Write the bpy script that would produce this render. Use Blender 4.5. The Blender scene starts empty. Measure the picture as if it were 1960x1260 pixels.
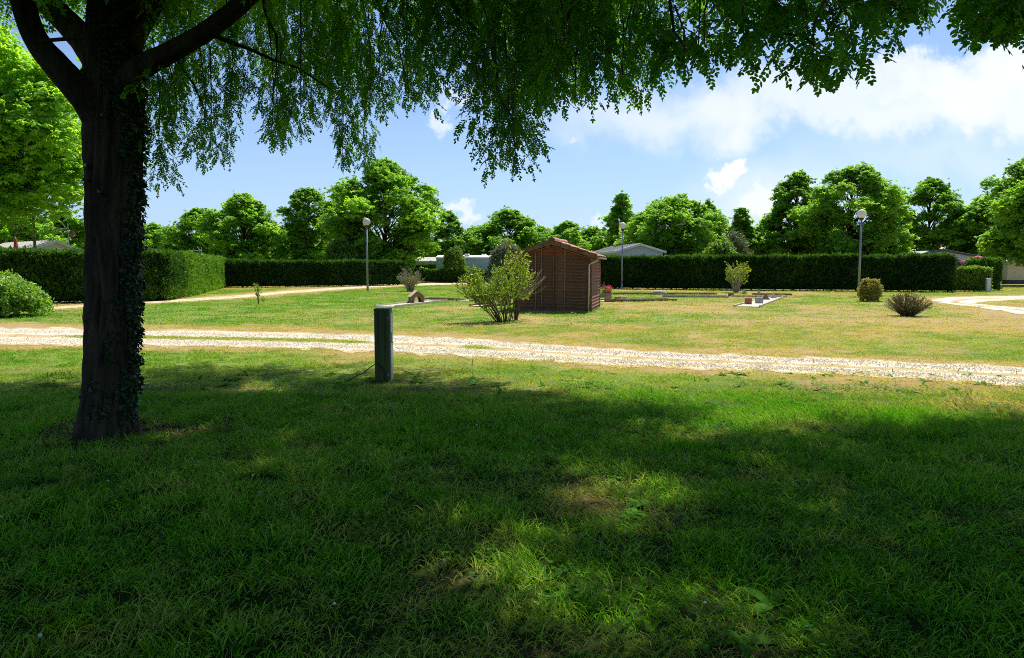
import bpy, math, random
import numpy as np
from mathutils import Vector, Matrix, Euler

R = math.radians
rng = np.random.default_rng(11)
random.seed(11)
scene = bpy.context.scene
C = scene.collection

# ------------------------------------------------------------------ camera
FPX, HZ, CX, CY = 1400.0, 510.0, 980.0, 630.0      # focal length and horizon of the photograph, in its pixels
H_CAM = 1.62
PITCH = math.atan((CY - HZ) / FPX)
cam_d = bpy.data.cameras.new('camera')
cam = bpy.data.objects.new('camera', cam_d)
C.objects.link(cam)
cam.location = (0, 0, H_CAM)
cam.rotation_euler = (R(90) - PITCH, 0, 0)
cam_d.sensor_fit = 'HORIZONTAL'
cam_d.sensor_width = 36.0
cam_d.lens = 36.0 * FPX / 1960.0
cam_d.clip_start = 0.05
cam_d.clip_end = 5000
scene.camera = cam

# ------------------------------------------------------------------ world, sun, exposure
SUN_AZ, SUN_EL = R(31), R(60)                       # azimuth from +Y (view direction) towards +X
SUN = Vector((math.sin(SUN_AZ) * math.cos(SUN_EL), math.cos(SUN_AZ) * math.cos(SUN_EL), math.sin(SUN_EL)))
sd = bpy.data.lights.new('sun', 'SUN')
sd.energy = 5.0
sd.angle = R(0.53)
sd.color = (1.0, 0.95, 0.86)
so = bpy.data.objects.new('sun', sd)
C.objects.link(so)
so.location = SUN * 60
so.rotation_euler = SUN.to_track_quat('Z', 'Y').to_euler()
SKY_STRENGTH = 0.088
EXPOSURE = 0.5

scene.view_settings.view_transform = 'Standard'
scene.view_settings.look = 'None'
scene.view_settings.exposure = EXPOSURE
scene.view_settings.gamma = 1.0
scene.view_settings.use_curve_mapping = False
scene.render.engine = 'CYCLES'
cy = scene.cycles
cy.max_bounces = 6
cy.diffuse_bounces = 3
cy.glossy_bounces = 2
cy.transmission_bounces = 4
cy.transparent_max_bounces = 4
cy.caustics_reflective = False
cy.caustics_refractive = False
cy.sample_clamp_indirect = 4.0
cy.use_denoising = False
cy.filter_width = 0.95


class NT:
    """small helper for writing node trees"""
    def __init__(self, tree):
        self.t = tree
    def n(self, typ, **kw):
        nd = self.t.nodes.new(typ)
        for k, v in kw.items():
            setattr(nd, k, v)
        return nd
    def link(self, a, b):
        self.t.links.new(a, b)
    def put(self, sock, v):
        if isinstance(v, bpy.types.NodeSocket):
            self.link(v, sock)
        elif v is not None:
            if sock.type == 'RGBA' and len(v) == 3:
                v = (*v, 1)
            sock.default_value = v
    def math(self, op, a, b=None, c=None, clamp=False):
        nd = self.n('ShaderNodeMath', operation=op, use_clamp=clamp)
        for i, x in enumerate((a, b, c)):
            self.put(nd.inputs[i], x)
        return nd.outputs[0]
    def mix(self, f, a, b, blend='MIX'):
        nd = self.n('ShaderNodeMix', data_type='RGBA', blend_type=blend)
        self.put(nd.inputs[0], f)
        self.put(nd.inputs[6], a)
        self.put(nd.inputs[7], b)
        return nd.outputs[2]
    def noise(self, vec, scale, detail=4, rough=0.55, dist=0.0):
        nd = self.n('ShaderNodeTexNoise')
        if vec is not None:
            self.link(vec, nd.inputs['Vector'])
        nd.inputs['Scale'].default_value = scale
        nd.inputs['Detail'].default_value = detail
        nd.inputs['Roughness'].default_value = rough
        nd.inputs['Distortion'].default_value = dist
        return nd.outputs['Fac']
    def ramp(self, f, lo, hi, a=0.0, b=1.0):
        nd = self.n('ShaderNodeMapRange', interpolation_type='SMOOTHSTEP')
        self.put(nd.inputs[0], f)
        for i, v in enumerate((lo, hi, a, b)):
            nd.inputs[i + 1].default_value = v
        return nd.outputs[0]
    def attr(self, name, kind='GEOMETRY'):
        nd = self.n('ShaderNodeAttribute', attribute_type=kind, attribute_name=name)
        return nd.outputs['Fac']


world = bpy.data.worlds.new('World')
scene.world = world
world.use_nodes = True
wt = world.node_tree
wt.nodes.clear()
w = NT(wt)
wo = w.n('ShaderNodeOutputWorld')
bg = w.n('ShaderNodeBackground')
sky = w.n('ShaderNodeTexSky', sky_type='NISHITA')
sky.sun_disc = False
sky.sun_elevation = SUN_EL
sky.sun_rotation = SUN_AZ
sky.altitude = 100
sky.air_density = 1.0
sky.dust_density = 0.6
sky.ozone_density = 2.2
tc = w.n('ShaderNodeTexCoord')
sep = w.n('ShaderNodeSeparateXYZ')
w.link(tc.outputs['Generated'], sep.inputs[0])
X, Y, Z = sep.outputs
yy = w.math('MAXIMUM', Y, 0.05)
U = w.math('DIVIDE', X, yy)
V = w.math('DIVIDE', Z, yy)
cmb = w.n('ShaderNodeCombineXYZ')
w.link(U, cmb.inputs[0]); w.link(V, cmb.inputs[1])
warp_n = w.n('ShaderNodeTexNoise'); w.link(cmb.outputs[0], warp_n.inputs['Vector'])
warp_n.inputs['Scale'].default_value = 9.0; warp_n.inputs['Detail'].default_value = 7.0; warp_n.inputs['Roughness'].default_value = 0.62
wsub = w.n('ShaderNodeVectorMath', operation='SUBTRACT'); w.link(warp_n.outputs['Color'], wsub.inputs[0]); wsub.inputs[1].default_value = (0.5, 0.5, 0.5)
fine_n = w.n('ShaderNodeTexNoise'); w.link(cmb.outputs[0], fine_n.inputs['Vector'])
fine_n.inputs['Scale'].default_value = 42.0; fine_n.inputs['Detail'].default_value = 6.0; fine_n.inputs['Roughness'].default_value = 0.6
fsub = w.n('ShaderNodeVectorMath', operation='SUBTRACT'); w.link(fine_n.outputs['Color'], fsub.inputs[0]); fsub.inputs[1].default_value = (0.5, 0.5, 0.5)
def cloud(px, py, rx, ry, wob, soft, amount, fine=0.0):
    """a cloud at a bearing, with a ragged noise-warped outline"""
    sc_ = w.n('ShaderNodeVectorMath', operation='SCALE'); w.link(wsub.outputs[0], sc_.inputs[0]); sc_.inputs['Scale'].default_value = wob
    ad = w.n('ShaderNodeVectorMath', operation='ADD'); w.link(cmb.outputs[0], ad.inputs[0]); w.link(sc_.outputs[0], ad.inputs[1])
    if fine:
        s2 = w.n('ShaderNodeVectorMath', operation='SCALE'); w.link(fsub.outputs[0], s2.inputs[0]); s2.inputs['Scale'].default_value = fine
        a2 = w.n('ShaderNodeVectorMath', operation='ADD'); w.link(ad.outputs[0], a2.inputs[0]); w.link(s2.outputs[0], a2.inputs[1]); ad = a2
    su = w.n('ShaderNodeVectorMath', operation='SUBTRACT'); w.link(ad.outputs[0], su.inputs[0])
    su.inputs[1].default_value = ((px - CX) / FPX, (HZ - py) / FPX, 0)
    ml = w.n('ShaderNodeVectorMath', operation='MULTIPLY'); w.link(su.outputs[0], ml.inputs[0])
    ml.inputs[1].default_value = (FPX / rx, FPX / ry, 0)
    ln = w.n('ShaderNodeVectorMath', operation='LENGTH'); w.link(ml.outputs[0], ln.inputs[0])
    return w.math('MULTIPLY', w.ramp(ln.outputs['Value'], 1.0, 1.0 - soft), amount)
clouds = [
    # the broad bank on the right, several soft lobes
    cloud(1960, 190, 330, 100, 0.14, 0.6, 0.92, .05), cloud(1590, 200, 330, 85, 0.16, 0.75, 0.75, .05),
    cloud(1250, 225, 300, 85, 0.16, 0.9, 0.62), cloud(1720, 150, 160, 50, 0.08, 0.5, 0.75, .05),
    cloud(2300, 160, 420, 130, 0.2, 0.8, 0.8), cloud(1960, 120, 160, 48, 0.08, 0.5, 0.85, .05),
    cloud(1385, 250, 75, 85, 0.1, 0.7, 0.5), cloud(1480, 380, 240, 90, 0.12, 0.95, 0.55),
    cloud(1800, 300, 420, 90, 0.2, 1.0, 0.35),
    # small heaps
    cloud(1398, 330, 30, 18, 0.04, 0.45, 0.95, .06), cloud(1372, 352, 32, 22, 0.04, 0.45, 0.95, .06), cloud(1462, 388, 75, 40, 0.06, 0.6, 0.9, .08), cloud(1400, 270, 40, 60, .06, .8, .55, .06),
    cloud(842, 235, 26, 42, 0.07, 0.8, 0.6, .07), cloud(880, 196, 52, 18, 0.07, 0.8, 0.6, .06), cloud(1093, 270, 17, 10, 0.03, 0.9, 0.4, .04),
    cloud(882, 408, 60, 22, 0.05, 0.7, 0.65, .08), cloud(1140, 432, 40, 20, 0.04, 0.7, 0.5, .06), cloud(1260, 420, 60, 30, 0.06, 0.8, 0.5, .06),
    cloud(-900, 200, 500, 120, 0.2, 0.8, 0.7), cloud(-300, -350, 500, 150, 0.25, 0.9, 0.5), cloud(2600, -300, 500, 200, 0.25, 0.9, 0.6),
]
tot = None
for c_ in clouds:
    inv = w.math('SUBTRACT', 1.0, c_)
    tot = inv if tot is None else w.math('MULTIPLY', tot, inv)
cov = w.math('SUBTRACT', 1.0, tot)
front = w.ramp(Y, 0.05, 0.2)
tex2 = w.noise(cmb.outputs[0], 14.0, 6, 0.6)
cov = w.math('MULTIPLY', w.math('MULTIPLY', cov, front), w.ramp(tex2, 0.1, 0.6, 0.75, 1.0))
hazef = w.ramp(Z, 0.30, 0.0, 0.0, 0.55)             # paler air low down
skyt = w.mix(1.0, sky.outputs[0], (0.92, 1.0, 1.15), 'MULTIPLY')
sky2 = w.mix(hazef, skyt, (3.9, 5.7, 8.6))
sky3 = w.mix(cov, sky2, (8.3, 8.6, 8.8))
w.link(sky3, bg.inputs[0])
bg.inputs[1].default_value = SKY_STRENGTH
w.link(bg.outputs[0], wo.inputs[0])

# ------------------------------------------------------------------ projection helpers
CT, ST = math.cos(PITCH), math.sin(PITCH)

def ray(px, py):
    xc, yc = (px - CX) / FPX, (CY - py) / FPX
    return np.array((xc, CT + yc * ST, -ST + yc * CT))

def G(px, py):
    """ground point under a pixel of the photograph"""
    d = ray(px, py)
    t = H_CAM / -d[2]
    return np.array((d[0] * t, d[1] * t))

def P(px, py, depth):
    """point on a pixel's ray at ground distance depth (metres along +Y)"""
    d = ray(px, py)
    t = depth / d[1]
    return np.array((d[0] * t, depth, H_CAM + d[2] * t))

def pix(x, y, z):
    """world to photograph pixel (arrays)"""
    zz = z - H_CAM
    dep = y * CT - zz * ST
    up = y * ST + zz * CT
    dep = np.where(dep < 0.01, 0.01, dep)
    return CX + FPX * x / dep, CY - FPX * up / dep

def _hash(ix, iy, seed):
    h = (ix.astype(np.int64) * 374761393 + iy.astype(np.int64) * 668265263 + seed * 974711) & 0xffffffff
    h = ((h ^ (h >> 13)) * 1274126177) & 0xffffffff
    return ((h ^ (h >> 16)) & 0xffff) / 65535.0

def vnoise(x, y, scale, seed=0, octv=3):
    x = np.asarray(x, float) * scale; y = np.asarray(y, float) * scale
    out = 0; amp = 1; tot_ = 0
    for o in range(octv):
        ix, iy = np.floor(x), np.floor(y)
        fx, fy = x - ix, y - iy
        fx = fx * fx * (3 - 2 * fx); fy = fy * fy * (3 - 2 * fy)
        a = _hash(ix, iy, seed + o); b = _hash(ix + 1, iy, seed + o)
        c = _hash(ix, iy + 1, seed + o); d = _hash(ix + 1, iy + 1, seed + o)
        out = out + amp * ((a * (1 - fx) + b * fx) * (1 - fy) + (c * (1 - fx) + d * fx) * fy)
        tot_ += amp; amp *= 0.5; x = x * 2.03 + 17; y = y * 2.03 + 5
    return out / tot_

def sstep(a, b, x):
    t = np.clip((x - a) / (b - a), 0, 1)
    return t * t * (3 - 2 * t)

# ------------------------------------------------------------------ scene-object helpers
def setp(o, label=None, cat=None, group=None, kind=None):
    if label: o['label'] = label
    if cat: o['category'] = cat
    if group: o['group'] = group
    if kind: o['kind'] = kind
    return o

def thing(name, label, cat, loc=(0, 0, 0), rotz=0.0, group=None):
    o = bpy.data.objects.new(name, None)
    C.objects.link(o)
    o.empty_display_size = 0.2
    o.location = loc
    o.rotation_euler = (0, 0, rotz)
    return setp(o, label, cat, group)

def link_mesh(name, me, parent=None, loc=None, rot=None):
    o = bpy.data.objects.new(name, me)
    C.objects.link(o)
    if parent is not None: o.parent = parent
    if loc is not None: o.location = loc
    if rot is not None: o.rotation_euler = rot
    return o

class MB:
    """collects shapes for ONE mesh"""
    def __init__(self):
        self.v, self.f, self.n = [], [], 0
    def add(self, v, f):
        v = np.asarray(v, float).reshape(-1, 3)
        self.v.append(v)
        self.f.extend([tuple(int(i) + self.n for i in q) for q in f])
        self.n += len(v)
        return self
    def box(self, c, s, rz=0.0, rx=0.0, ry=0.0):
        hx, hy, hz = s[0] / 2, s[1] / 2, s[2] / 2
        v = np.array([(-hx, -hy, -hz), (hx, -hy, -hz), (hx, hy, -hz), (-hx, hy, -hz), (-hx, -hy, hz), (hx, -hy, hz), (hx, hy, hz), (-hx, hy, hz)])
        m = np.array(Euler((rx, ry, rz)).to_matrix())
        return self.add(v @ m.T + np.array(c), [(3, 2, 1, 0), (4, 5, 6, 7), (0, 1, 5, 4), (1, 2, 6, 5), (2, 3, 7, 6), (3, 0, 4, 7)])
    def bevbox(self, c, s, b, rz=0.0):
        """box with chamfered vertical and top edges"""
        hx, hy, h = s[0] / 2, s[1] / 2, s[2]
        def ring(ix, iy, k, z):
            return [(-ix + k, -iy, z), (ix - k, -iy, z), (ix, -iy + k, z), (ix, iy - k, z), (ix - k, iy, z), (-ix + k, iy, z), (-ix, iy - k, z), (-ix, -iy + k, z)]
        v = np.array(ring(hx, hy, b, -h / 2) + ring(hx, hy, b, h / 2 - b) + ring(hx - b, hy - b, b, h / 2))
        f = [tuple(range(7, -1, -1)), tuple(range(16, 24))]
        for r0 in (0, 8):
            f += [(r0 + i, r0 + (i + 1) % 8, r0 + 8 + (i + 1) % 8, r0 + 8 + i) for i in range(8)]
        m = np.array(Euler((0, 0, rz)).to_matrix())
        return self.add(v @ m.T + np.array(c), f)
    def tube(self, pts, rad, seg=8, cap=True):
        pts = np.asarray(pts, float); n = len(pts)
        rad = np.full(n, rad) if np.isscalar(rad) else np.asarray(rad, float)
        tg = np.gradient(pts, axis=0)
        tg /= np.linalg.norm(tg, axis=1)[:, None] + 1e-9
        ref = np.array((0, 0, 1.0)) if abs(tg[0][2]) < 0.9 else np.array((1.0, 0, 0))
        u = np.cross(tg[0], ref); u /= np.linalg.norm(u)
        ang = np.linspace(0, 2 * np.pi, seg, endpoint=False)
        vs = []
        for i in range(n):
            u = u - tg[i] * np.dot(u, tg[i]); u /= np.linalg.norm(u) + 1e-9
            w_ = np.cross(tg[i], u)
            vs.append(pts[i] + rad[i] * (np.cos(ang)[:, None] * u + np.sin(ang)[:, None] * w_))
        f = [(i * seg + j, i * seg + (j + 1) % seg, (i + 1) * seg + (j + 1) % seg, (i + 1) * seg + j) for i in range(n - 1) for j in range(seg)]
        if cap:
            f += [tuple(range(seg - 1, -1, -1)), tuple((n - 1) * seg + j for j in range(seg))]
        return self.add(np.concatenate(vs), f)
    def lathe(self, prof, seg=20, c=(0, 0, 0)):
        ang = np.linspace(0, 2 * np.pi, seg, endpoint=False)
        v = [(c[0] + r * math.cos(a), c[1] + r * math.sin(a), c[2] + z) for r, z in prof for a in ang]
        n = len(prof)
        f = [(i * seg + j, i * seg + (j + 1) % seg, (i + 1) * seg + (j + 1) % seg, (i + 1) * seg + j) for i in range(n - 1) for j in range(seg)]
        f += [tuple(range(seg - 1, -1, -1)), tuple((n - 1) * seg + j for j in range(seg))]
        return self.add(v, f)
    def prism(self, poly, h0, h1):
        n = len(poly)
        v = [(x, y, h0) for x, y in poly] + [(x, y, h1) for x, y in poly]
        return self.add(v, [tuple(range(n - 1, -1, -1)), tuple(range(n, 2 * n))] + [(i, (i + 1) % n, n + (i + 1) % n, n + i) for i in range(n)])
    def mesh(self, name, mat, smooth=False):
        me = bpy.data.meshes.new(name)
        v = np.concatenate(self.v)
        me.from_pydata(v.tolist(), [], self.f)
        if mat is not None: me.materials.append(mat)
        if smooth:
            me.polygons.foreach_set('use_smooth', np.ones(len(me.polygons), bool))
        me.update()
        return me
    def build(self, name, mat, parent=None, smooth=False, loc=None, rot=None):
        return link_mesh(name, self.mesh(name, mat, smooth), parent, loc, rot)

# ------------------------------------------------------------------ materials
MATS = {}

def base_mat(name):
    m = bpy.data.materials.new(name)
    m.use_nodes = True
    m.node_tree.nodes.clear()
    t = NT(m.node_tree)
    out = t.n('ShaderNodeOutputMaterial')
    MATS[name] = m
    return m, t, out

def plain(name, col, rough=0.6, metal=0.0, var=0.25, scale=6.0, bump=0.0, bscale=40.0, stretch=(1, 1, 1), spec=0.4, trans=0.0, dirt=None, dirt_amt=0.0):
    m, t, out = base_mat(name)
    b = t.n('ShaderNodeBsdfPrincipled')
    tc_ = t.n('ShaderNodeTexCoord')
    mp = t.n('ShaderNodeMapping')
    t.link(tc_.outputs['Object'], mp.inputs[0])
    mp.inputs['Scale'].default_value = stretch
    oi = t.n('ShaderNodeObjectInfo')
    f = t.noise(mp.outputs[0], scale, 6, 0.62)
    lo = tuple(c * (1 - var) for c in col); hi = tuple(min(1, c * (1 + var)) for c in col)
    cc = t.mix(t.ramp(f, 0.3, 0.7), lo, hi)
    cc = t.mix(t.math('MULTIPLY', oi.outputs['Random'], 0.35), cc, tuple(c * 0.55 for c in col))
    if dirt is not None:
        f2 = t.noise(mp.outputs[0], scale * 0.35, 8, 0.7, 0.6)
        cc = t.mix(t.math('MULTIPLY', t.ramp(f2, 0.45, 0.7), dirt_amt), cc, dirt)
    t.link(cc, b.inputs['Base Color'])
    b.inputs['Roughness'].default_value = rough
    b.inputs['Metallic'].default_value = metal
    b.inputs['Specular IOR Level'].default_value = spec
    if bump:
        bm = t.n('ShaderNodeBump')
        bm.inputs['Strength'].default_value = bump
        bm.inputs['Distance'].default_value = 0.02
        t.link(t.noise(mp.outputs[0], bscale, 6, 0.65), bm.inputs['Height'])
        t.link(bm.outputs[0], b.inputs['Normal'])
    if trans:
        tr = t.n('ShaderNodeBsdfTranslucent'); t.link(cc, tr.inputs[0])
        mx = t.n('ShaderNodeMixShader'); mx.inputs[0].default_value = trans
        t.link(b.outputs[0], mx.inputs[1]); t.link(tr.outputs[0], mx.inputs[2])
        t.link(mx.outputs[0], out.inputs[0])
    else:
        t.link(b.outputs[0], out.inputs[0])
    return m

def leafmat(name, dark, light, trans_gain=(1.9, 1.7, 0.9), trans=0.42, rough=0.45, spec=0.35, attr=None, to=None, nscale=9.0, nw=.45):
    """leaf: diffuse + light passing through; colour varies leaf cluster by leaf cluster"""
    m, t, out = base_mat(name)
    oi = t.n('ShaderNodeObjectInfo')
    geo = t.n('ShaderNodeNewGeometry')
    f = t.ramp(t.noise(geo.outputs['Position'], nscale, 2, 0.6), .25, .75)
    ff = t.math('ADD', t.math('MULTIPLY', oi.outputs['Random'], 1.0 - nw), t.math('MULTIPLY', f, nw), clamp=True)
    col = t.mix(ff, dark, light)
    if attr:
        col = t.mix(t.math('MULTIPLY', t.attr(attr, 'INSTANCER'), 1.0, clamp=True), col, to)
    b = t.n('ShaderNodeBsdfPrincipled')
    t.link(col, b.inputs['Base Color'])
    b.inputs['Roughness'].default_value = rough
    b.inputs['Specular IOR Level'].default_value = spec
    tcol = t.mix(1.0, col, trans_gain, 'MULTIPLY')
    tr = t.n('ShaderNodeBsdfTranslucent'); t.link(tcol, tr.inputs[0])
    mx = t.n('ShaderNodeMixShader'); mx.inputs[0].default_value = trans
    t.link(b.outputs[0], mx.inputs[1]); t.link(tr.outputs[0], mx.inputs[2])
    t.link(mx.outputs[0], out.inputs[0])
    return m

M_LOCUST = leafmat('locust_leaf', (0.026, 0.11, 0.012), (0.075, 0.215, 0.02), attr='tint', to=(0.13, 0.31, 0.022), trans=.5, trans_gain=(2.3, 2.4, 0.7), spec=.2)
M_FAR = leafmat('tree_leaf', (0.065, 0.17, 0.026), (0.23, 0.43, 0.055), trans=0.5, trans_gain=(2.1, 2.0, 0.8), attr='tint', to=(0.30, 0.50, 0.07), spec=0.15)
M_CYP = leafmat('cypress_leaf', (0.008, 0.038, 0.007), (0.030, 0.095, 0.012), trans=0.28, attr='tint', to=(0.16, 0.36, 0.025), spec=0.2, rough=0.6)
M_SHRUB = leafmat('shrub_leaf', (0.05, 0.12, 0.012), (0.12, 0.22, 0.025), trans=0.35, attr='tint', to=(0.22, 0.40, 0.04))
M_IVY = leafmat('ivy_leaf', (0.010, 0.030, 0.012), (0.030, 0.065, 0.022), trans=0.12, rough=0.4, spec=0.3)
M_GRASS = leafmat('grass_blade', (0.022, 0.13, 0.004), (0.20, 0.52, 0.020), trans=0.45, rough=0.42, spec=0.3, nscale=55.0, nw=.75, attr='dry', to=(0.50, 0.44, 0.16), trans_gain=(1.6, 1.6, 0.7))
M_CLOVER = leafmat('clover_leaf', (0.035, 0.14, 0.008), (0.09, 0.26, 0.016), trans=0.35, rough=0.7, spec=0.08)
M_OLEANDER = leafmat('oleander_leaf', (0.12, 0.22, 0.018), (0.36, 0.47, 0.05), trans=0.35)
M_SAGE = leafmat('grey_green_leaf', (0.10, 0.13, 0.06), (0.22, 0.26, 0.13), trans=0.2)
M_LAVENDER = leafmat('lavender_leaf', (0.10, 0.095, 0.045), (0.22, 0.20, 0.095), trans=0.15)
M_GOLD = leafmat('yellow_leaf', (0.16, 0.20, 0.02), (0.42, 0.36, 0.05), trans=0.3)
M_REDFL = leafmat('red_petal', (0.55, 0.02, 0.05), (0.80, 0.10, 0.14), trans=0.3, trans_gain=(1, 1, 1))
M_WHITEFL = plain('white_petal', (0.80, 0.80, 0.76), 0.6)
M_TWIG = plain('twig_bark', (0.10, 0.075, 0.045), 0.85, scale=20)
M_PALETWIG = plain('pale_dry_twig', (0.42, 0.35, 0.25), 0.85, scale=20)
M_TRUNK = plain('tree_bark', (0.060, 0.046, 0.032), 0.95, spec=.12, scale=9, stretch=(1, 1, 0.18), bump=0.8, bscale=22, var=0.5)
M_POSTGREEN = plain('green_painted_metal', (0.080, 0.105, 0.035), 0.6, spec=.25, scale=3, var=0.18, stretch=(1, 1, 0.3), dirt=(0.12, 0.11, 0.06), dirt_amt=0.35, bump=0.06, bscale=60)
M_ALU = plain('pale_grey_metal', (0.62, 0.63, 0.62), 0.4, metal=0.3, var=0.1, dirt=(0.35, 0.33, 0.28), dirt_amt=0.4)
M_LAMPPOST = plain('galvanised_grey_paint', (0.27, 0.30, 0.32), 0.45, metal=0.4, var=0.12, stretch=(1, 1, 0.2), dirt=(0.16, 0.15, 0.13), dirt_amt=0.4)
M_GLOBE = plain('opal_globe', (0.80, 0.78, 0.70), 0.18, var=0.04, trans=0.35, dirt=(0.55, 0.5, 0.4), dirt_amt=0.25)
M_BROWNPL = plain('dark_brown_collar', (0.06, 0.035, 0.03), 0.5)
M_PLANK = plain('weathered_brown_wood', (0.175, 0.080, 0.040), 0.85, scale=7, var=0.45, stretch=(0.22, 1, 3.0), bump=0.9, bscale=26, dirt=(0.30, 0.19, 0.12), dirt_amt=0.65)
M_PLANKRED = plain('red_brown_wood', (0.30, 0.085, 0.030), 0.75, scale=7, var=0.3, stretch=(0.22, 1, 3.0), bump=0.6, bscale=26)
M_SIDEWOOD = plain('sunlit_red_wood', (0.27, 0.12, 0.065), 0.8, scale=6, var=0.35, stretch=(1, 0.25, 3.0), bump=0.7, bscale=24, dirt=(0.28, 0.22, 0.18), dirt_amt=0.5)  # lighter copy of the plank wood, with sun on that wall in the colour
M_BATTEN = plain('grey_brown_batten', (0.23, 0.155, 0.095), 0.85, scale=9, var=0.4, stretch=(1, 1, 0.2), bump=0.5)
M_TILE = plain('clay_roof_tile', (0.36, 0.155, 0.085), 0.8, scale=5, var=0.35, bump=0.4, dirt=(0.42, 0.36, 0.27), dirt_amt=0.55)
M_VERGE = plain('brown_clay_verge_tile', (0.20, 0.085, 0.045), 0.8, scale=5, var=0.35, bump=0.4, dirt=(0.25, 0.2, 0.14), dirt_amt=0.4)
M_PIPE = plain('white_plastic_pipe', (0.66, 0.64, 0.60), 0.45, var=0.1, dirt=(0.4, 0.36, 0.3), dirt_amt=0.4)
M_GUTTER = plain('grey_gutter', (0.42, 0.43, 0.42), 0.5, var=0.15)
M_CONC = plain('pale_concrete', (0.60, 0.56, 0.48), 0.85, scale=4, var=0.18, bump=0.3, dirt=(0.36, 0.32, 0.25), dirt_amt=0.5)
M_GREYBED = plain('grey_concrete', (0.30, 0.30, 0.28), 0.85, scale=4, var=0.2, bump=0.3)
M_EDGE = plain('brown_edge_timber', (0.24, 0.13, 0.085), 0.85, scale=8, var=0.35, bump=0.4)
M_EDGELT = plain('pale_edge_timber', (0.52, 0.43, 0.31), 0.85, scale=8, var=0.3, bump=0.4)
M_HOUSEWOOD = plain('brown_obstacle_wood', (0.27, 0.15, 0.075), 0.75, scale=7, var=0.3, bump=0.4)
M_HOUSEROOF = plain('pale_pink_wood', (0.62, 0.47, 0.34), 0.8, scale=7, var=0.2, bump=0.3)
M_BRICKRED = plain('red_block', (0.42, 0.13, 0.075), 0.85, var=0.25, bump=0.3)
M_STONE = plain('grey_stone', (0.36, 0.35, 0.31), 0.85, var=0.3, bump=0.6, bscale=18)
M_PLANTER = plain('grey_stone_planter', (0.40, 0.35, 0.29), 0.85, var=0.25, bump=0.4)
M_WHITEWALL = plain('white_siding', (0.66, 0.70, 0.74), 0.55, var=0.06)
M_BLUEWALL = plain('pale_blue_siding', (0.44, 0.54, 0.62), 0.55, var=0.08)
M_CREAMWALL = plain('cream_siding', (0.68, 0.64, 0.56), 0.6, var=0.08)
M_ROOFPINK = plain('pinkish_metal_roof', (0.80, 0.72, 0.68), 0.5, var=0.08, dirt=(0.62, 0.54, 0.5), dirt_amt=0.4)
M_ROOFGREY = plain('grey_sheet_roof', (0.44, 0.41, 0.39), 0.6, var=0.12, dirt=(0.3, 0.28, 0.26), dirt_amt=0.4)
M_ROOFDARK = plain('dark_grey_trim', (0.09, 0.09, 0.10), 0.6)
M_ROOFWHITE = plain('white_roof', (0.72, 0.72, 0.70), 0.5, var=0.08)
M_AWNING = plain('pale_awning_fabric', (0.60, 0.63, 0.66), 0.8, var=0.08, trans=0.3)
M_PINK = plain('pink_parasol_fabric', (0.75, 0.10, 0.26), 0.8, var=0.1, trans=0.35)
M_REDCLOTH = plain('red_parasol_fabric', (0.60, 0.10, 0.08), 0.8, var=0.2, trans=0.2)
M_WOODPOLE = plain('grey_wooden_pole', (0.20, 0.17, 0.14), 0.9, var=0.3, stretch=(1, 1, 0.2), bump=0.4)
M_METAL = plain('thin_metal', (0.55, 0.56, 0.57), 0.4, metal=0.6)
M_RUST = plain('rusty_brown_metal', (0.30, 0.14, 0.08), 0.7, var=0.3)
M_GLASS = plain('dark_window_glass', (0.03, 0.04, 0.05), 0.08, var=0.1, spec=0.6)
M_BLACK = plain('black_rubber', (0.02, 0.02, 0.02), 0.6)
M_CORE = plain('hedge_inside', (0.008, 0.022, 0.007), 0.95, var=0.4, scale=9, bump=0.5, spec=0.1)
M_PEBBLE = plain('pale_gravel', (0.71, 0.63, 0.51), 0.85, var=0.22, scale=30)
M_SOILCLOD = plain('brown_leaf_litter', (0.16, 0.095, 0.05), 0.9, var=0.4, scale=20)

def siding(mat, pitch):
    """add horizontal board lines as relief"""
    t = NT(mat.node_tree)
    b = next(n for n in mat.node_tree.nodes if n.type == 'BSDF_PRINCIPLED')
    tc_ = t.n('ShaderNodeTexCoord')
    wv = t.n('ShaderNodeTexWave', wave_type='BANDS', bands_direction='Z', wave_profile='SAW')
    t.link(tc_.outputs['Object'], wv.inputs['Vector'])
    wv.inputs['Scale'].default_value = math.pi * 2 / pitch / 20
    bm = t.n('ShaderNodeBump'); bm.inputs['Strength'].default_value = 0.6; bm.inputs['Distance'].default_value = 0.03
    t.link(wv.outputs['Fac'], bm.inputs['Height']); t.link(bm.outputs[0], b.inputs['Normal'])
for m_ in (M_WHITEWALL, M_BLUEWALL, M_CREAMWALL):
    siding(m_, 0.16)

# ------------------------------------------------------------------ instancing of leaves (crowns, hedges, grass)
def collection(name, meshes):
    col = bpy.data.collections.new(name)           # not linked to the scene: only a palette
    for i, me in enumerate(meshes):
        o = bpy.data.objects.new(f'{name}_{i:02d}', me)
        col.objects.link(o)
    return col

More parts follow.
